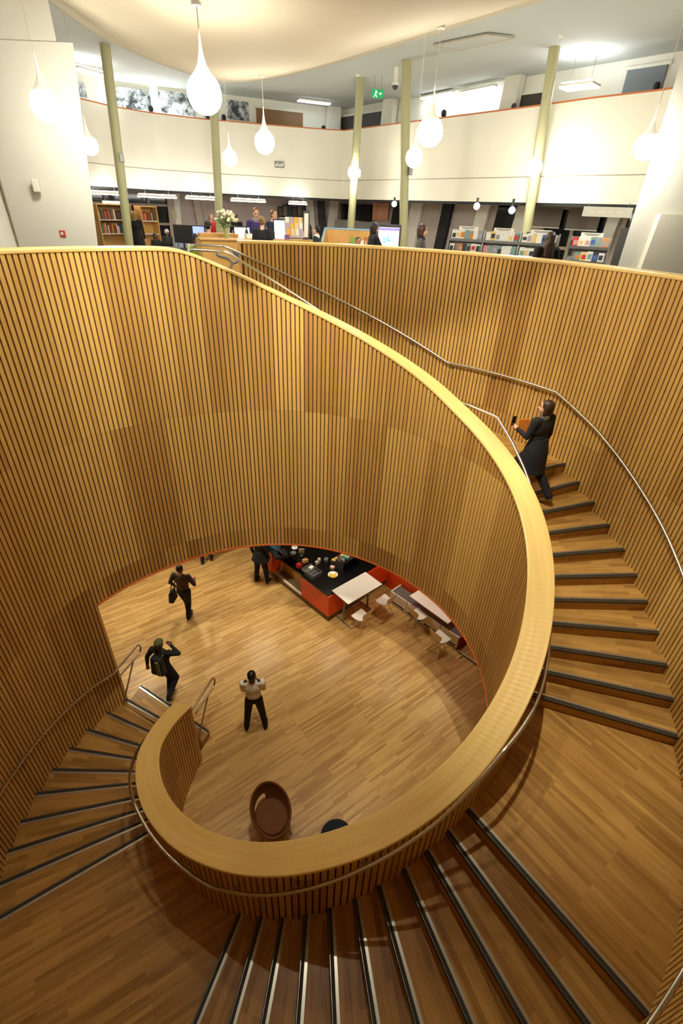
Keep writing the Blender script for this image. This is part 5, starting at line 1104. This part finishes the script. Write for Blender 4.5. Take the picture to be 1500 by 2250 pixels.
bc2 = bookcase('small oak bookcase behind the person in the long dark coat', fl(326, 500, 18.0), .9, .6, 1.6); fill_books(bc2, .6, 1.6, .36, 4, 'small bookcase', 'books in the small bookcase', (3,))
# low reading table for the children
lt = thing('reading_table', 'white reading table in front of the seated children', 'table', fl(347, 540, 14.75)); MB().box((0, 0, .66), (.8, .55, .03)).build('tabletop', m_white, lt)
for x in (-.35, .35):
    for y in (-.22, .22): MB().tube([(x, y, 0), (x, y, .65)], .02, 8).build('leg', m_grey, lt)
# ------------------------------------------------------------------ display box and kiosk
db = thing('display_box', 'oak display box with blue edging before the corner column', 'display', fl(764, 520, 13.4), -.12)
MB().box((0, .3, .66), (1.25, .04, 1.30)).build('back_panel', m_oak, db); MB().hexa([(-.63, -.32, 0), (-.59, -.32, 0), (-.59, .32, 0), (-.63, .32, 0)], [(-.63, -.32, .95), (-.59, -.32, .95), (-.59, .32, 1.31), (-.63, .32, 1.31)]).build('side_panel', m_oak, db); MB().box((0, 0, .86), (1.2, .6, .03)).build('shelf', m_oak, db)
mbe = mat('blue_edging', rgb(140, 186, 214), .4); MB().tube([(-.62, -.33, .95), (-.62, .33, 1.32)], .025, 6).build('edging', mbe, db); MB().box((0, .3, 1.325), (1.27, .06, .03)).build('edging', mbe, db); MB().box((.1, -.31, .9), (1.0, .03, .09)).build('edging', mat('strong_blue', rgb(50, 110, 180), .4), db)
tag(MB().box((0, 0, .14), (.20, .012, .28), rx=-.15).build('leaflet', cloth((132, 160, 80)), None, loc=fl(764, 520, 13.4)+Vector((.16, .12, .88))), 'green leaflet standing in the oak display box', 'leaflet')
for i in range(2): tag(MB().box((0, 0, .11), (.15, .012, .22), rx=-.15).build('leaflet', cloth((232, 224, 200)), None, loc=fl(764, 520, 13.4)+Vector((.38+i*.17, .12, .88))), ['cream leaflet next to the green one in the display box', 'cream leaflet at the far end of the display box'][i], 'leaflet')
kc = fl(853, 520, 12.75); kk = thing('kiosk', 'black self service kiosk with a large lit touch screen', 'kiosk', kc, .03)
MB().box((0, .02, .40), (.40, .22, .80)).build('plinth', m_dgrey, kk); MB().box((0, 0, 1.17), (.56, .08, .62), rx=-.08).build('case', m_dgrey, kk, bevel=.01); sc_ = MB().box((0, -.045, 1.17), (.48, .006, .50), rx=-.08).build('screen', mat('kiosk_screen', (.9, .9, 1), .3, emit=rgb(214, 220, 240), estr=1.1), kk)
MB().box((0, -.069, 1.385), (.48, .004, .05), rx=-.08).build('screen_header', mat('kiosk_header', (.4, .3, .6), .3, emit=rgb(120, 96, 180), estr=1.0), sc_); ic = MB()
for x, z in ((-.10, 1.20), (-.02, 1.22), (.03, 1.16), (-.08, 1.13), (-.03, 1.17)): ic.box((x, -.052, z), (.06, .004, .04), rx=-.08)
ic.build('screen_icons', mat('kiosk_blue', (.3, .6, .8), .3, emit=rgb(90, 180, 220), estr=1.0), sc_)
# ------------------------------------------------------------------ media racks
dcol = [((232, 228, 220), 'white'), ((196, 60, 60), 'red'), ((70, 96, 170), 'blue'), ((60, 62, 66), 'dark grey'), ((226, 196, 120), 'sand'), ((128, 156, 150), 'sage'), ((214, 130, 50), 'orange'), ((176, 160, 176), 'lilac'), ((150, 150, 150), 'grey'), ((206, 150, 150), 'pink')]
def rack(label, c, rz, nb, bw, nm, h=1.47, rows=6, vis=(3, 4, 5), per=7):
    t = thing('media_rack', label, 'rack', c, rz); L_ = nb*bw
    for i in range(nb+1): MB().hexa([(i*bw-.015-L_/2, -.22, 0), (i*bw+.015-L_/2, -.22, 0), (i*bw+.015-L_/2, .22, 0), (i*bw-.015-L_/2, .22, 0)], [(i*bw-.015-L_/2, .06, h), (i*bw+.015-L_/2, .06, h), (i*bw+.015-L_/2, .14, h), (i*bw-.015-L_/2, .14, h)]).build('upright', m_grey, t)
    MB().box((0, .12, h/2), (L_, .02, h-.05), rx=-.02).build('back_panel', mat('rack_back', rgb(206, 204, 198), .5), t)
    Mx = Matrix.LocRotScale(t.location, t.rotation_euler, None)
    for r_ in range(rows):
        z = .02+r_*.246; y = -.20+.26*(z/h)
        MB().box((0, y+.05, z), (L_, .13, .018)).build('shelf', m_dgrey, t); MB().box((0, y-.015, z+.02), (L_, .008, .05)).build('shelf_lip', m_grey, t)
        if r_ not in vis: continue
        for b in range(nb):
            for j in range(per):
                if rng.random() < .05: continue
                c_, cn = dcol[int(rng.choice(10, p=[.40, .06, .06, .08, .1, .1, .03, .06, .07, .04]))]; x = -L_/2+b*bw+.04+(j+.5)*(bw-.08)/per; dh = rng.uniform(.175, .2)
                root = Mx @ Vector((x, y+.03, z+.012)); o = MB().box((0, 0, dh/2), (.105, .016, dh), rx=-.2).build('media_case', cloth(c_), None, loc=root, rz=rz)
                c2, _ = dcol[int(rng.integers(10))]; MB().box((rng.uniform(-.01, .01), -.0095, dh*rng.uniform(.4, .6)), (.075, .002, dh*rng.uniform(.3, .55)), rx=-.2).build('cover_picture', cloth(c2), o)
                tag(o, f'{cn} media case, {nth[j]} on the {["lowest", "second", "third", "fourth", "fifth", "top"][r_]} shelf of the {nth[b]} bay, {nm}', 'media case', 'media cases on the '+nm)
    for b in range(nb):
        if rng.random() < .9:
            s = MB().box((0, 0, .045), (bw*.55, .012, .075)).build('shelf_sign', m_laminate, None, loc=Mx @ Vector((-L_/2+(b+.5)*bw, .10, h-.03)), rz=rz); tag(s, f'white sign standing on top of the {nth[b]} bay of the {nm}', 'sign')
            MB().box((0, -.0075, .06), (bw*.4, .002, .012)).build('lettering', m_grey, s); MB().box((0, -.0075, .04), (bw*.3, .002, .01)).build('lettering', m_grey, s)
    return t
a = fl(985, 530, 11.9); b = fl(1222, 545, 10.9); v = b-a
rack('long grey media rack of three bays behind the slatted wall', (a+b)/2, math.atan2(v.y, v.x), 3, v.length/3, 'long rack')
a = fl(1248, 545, 10.75); b = fl(1335, 555, 10.45); v = b-a
rack('short grey media rack of one bay near the white pillar', (a+b)/2, math.atan2(v.y, v.x), 1, v.length, 'short rack', vis=(3, 4, 5), per=6)
# dark doorway beyond the racks
dd = wall_box('dark_cabinet', 'tall dark cabinet between the short rack and the white pillar', 'cabinet', (1352, 500, 1378, 600), m_dgrey, line=[(4.6, 12.4), (7.2, 10.9)], d=0, th=.3)
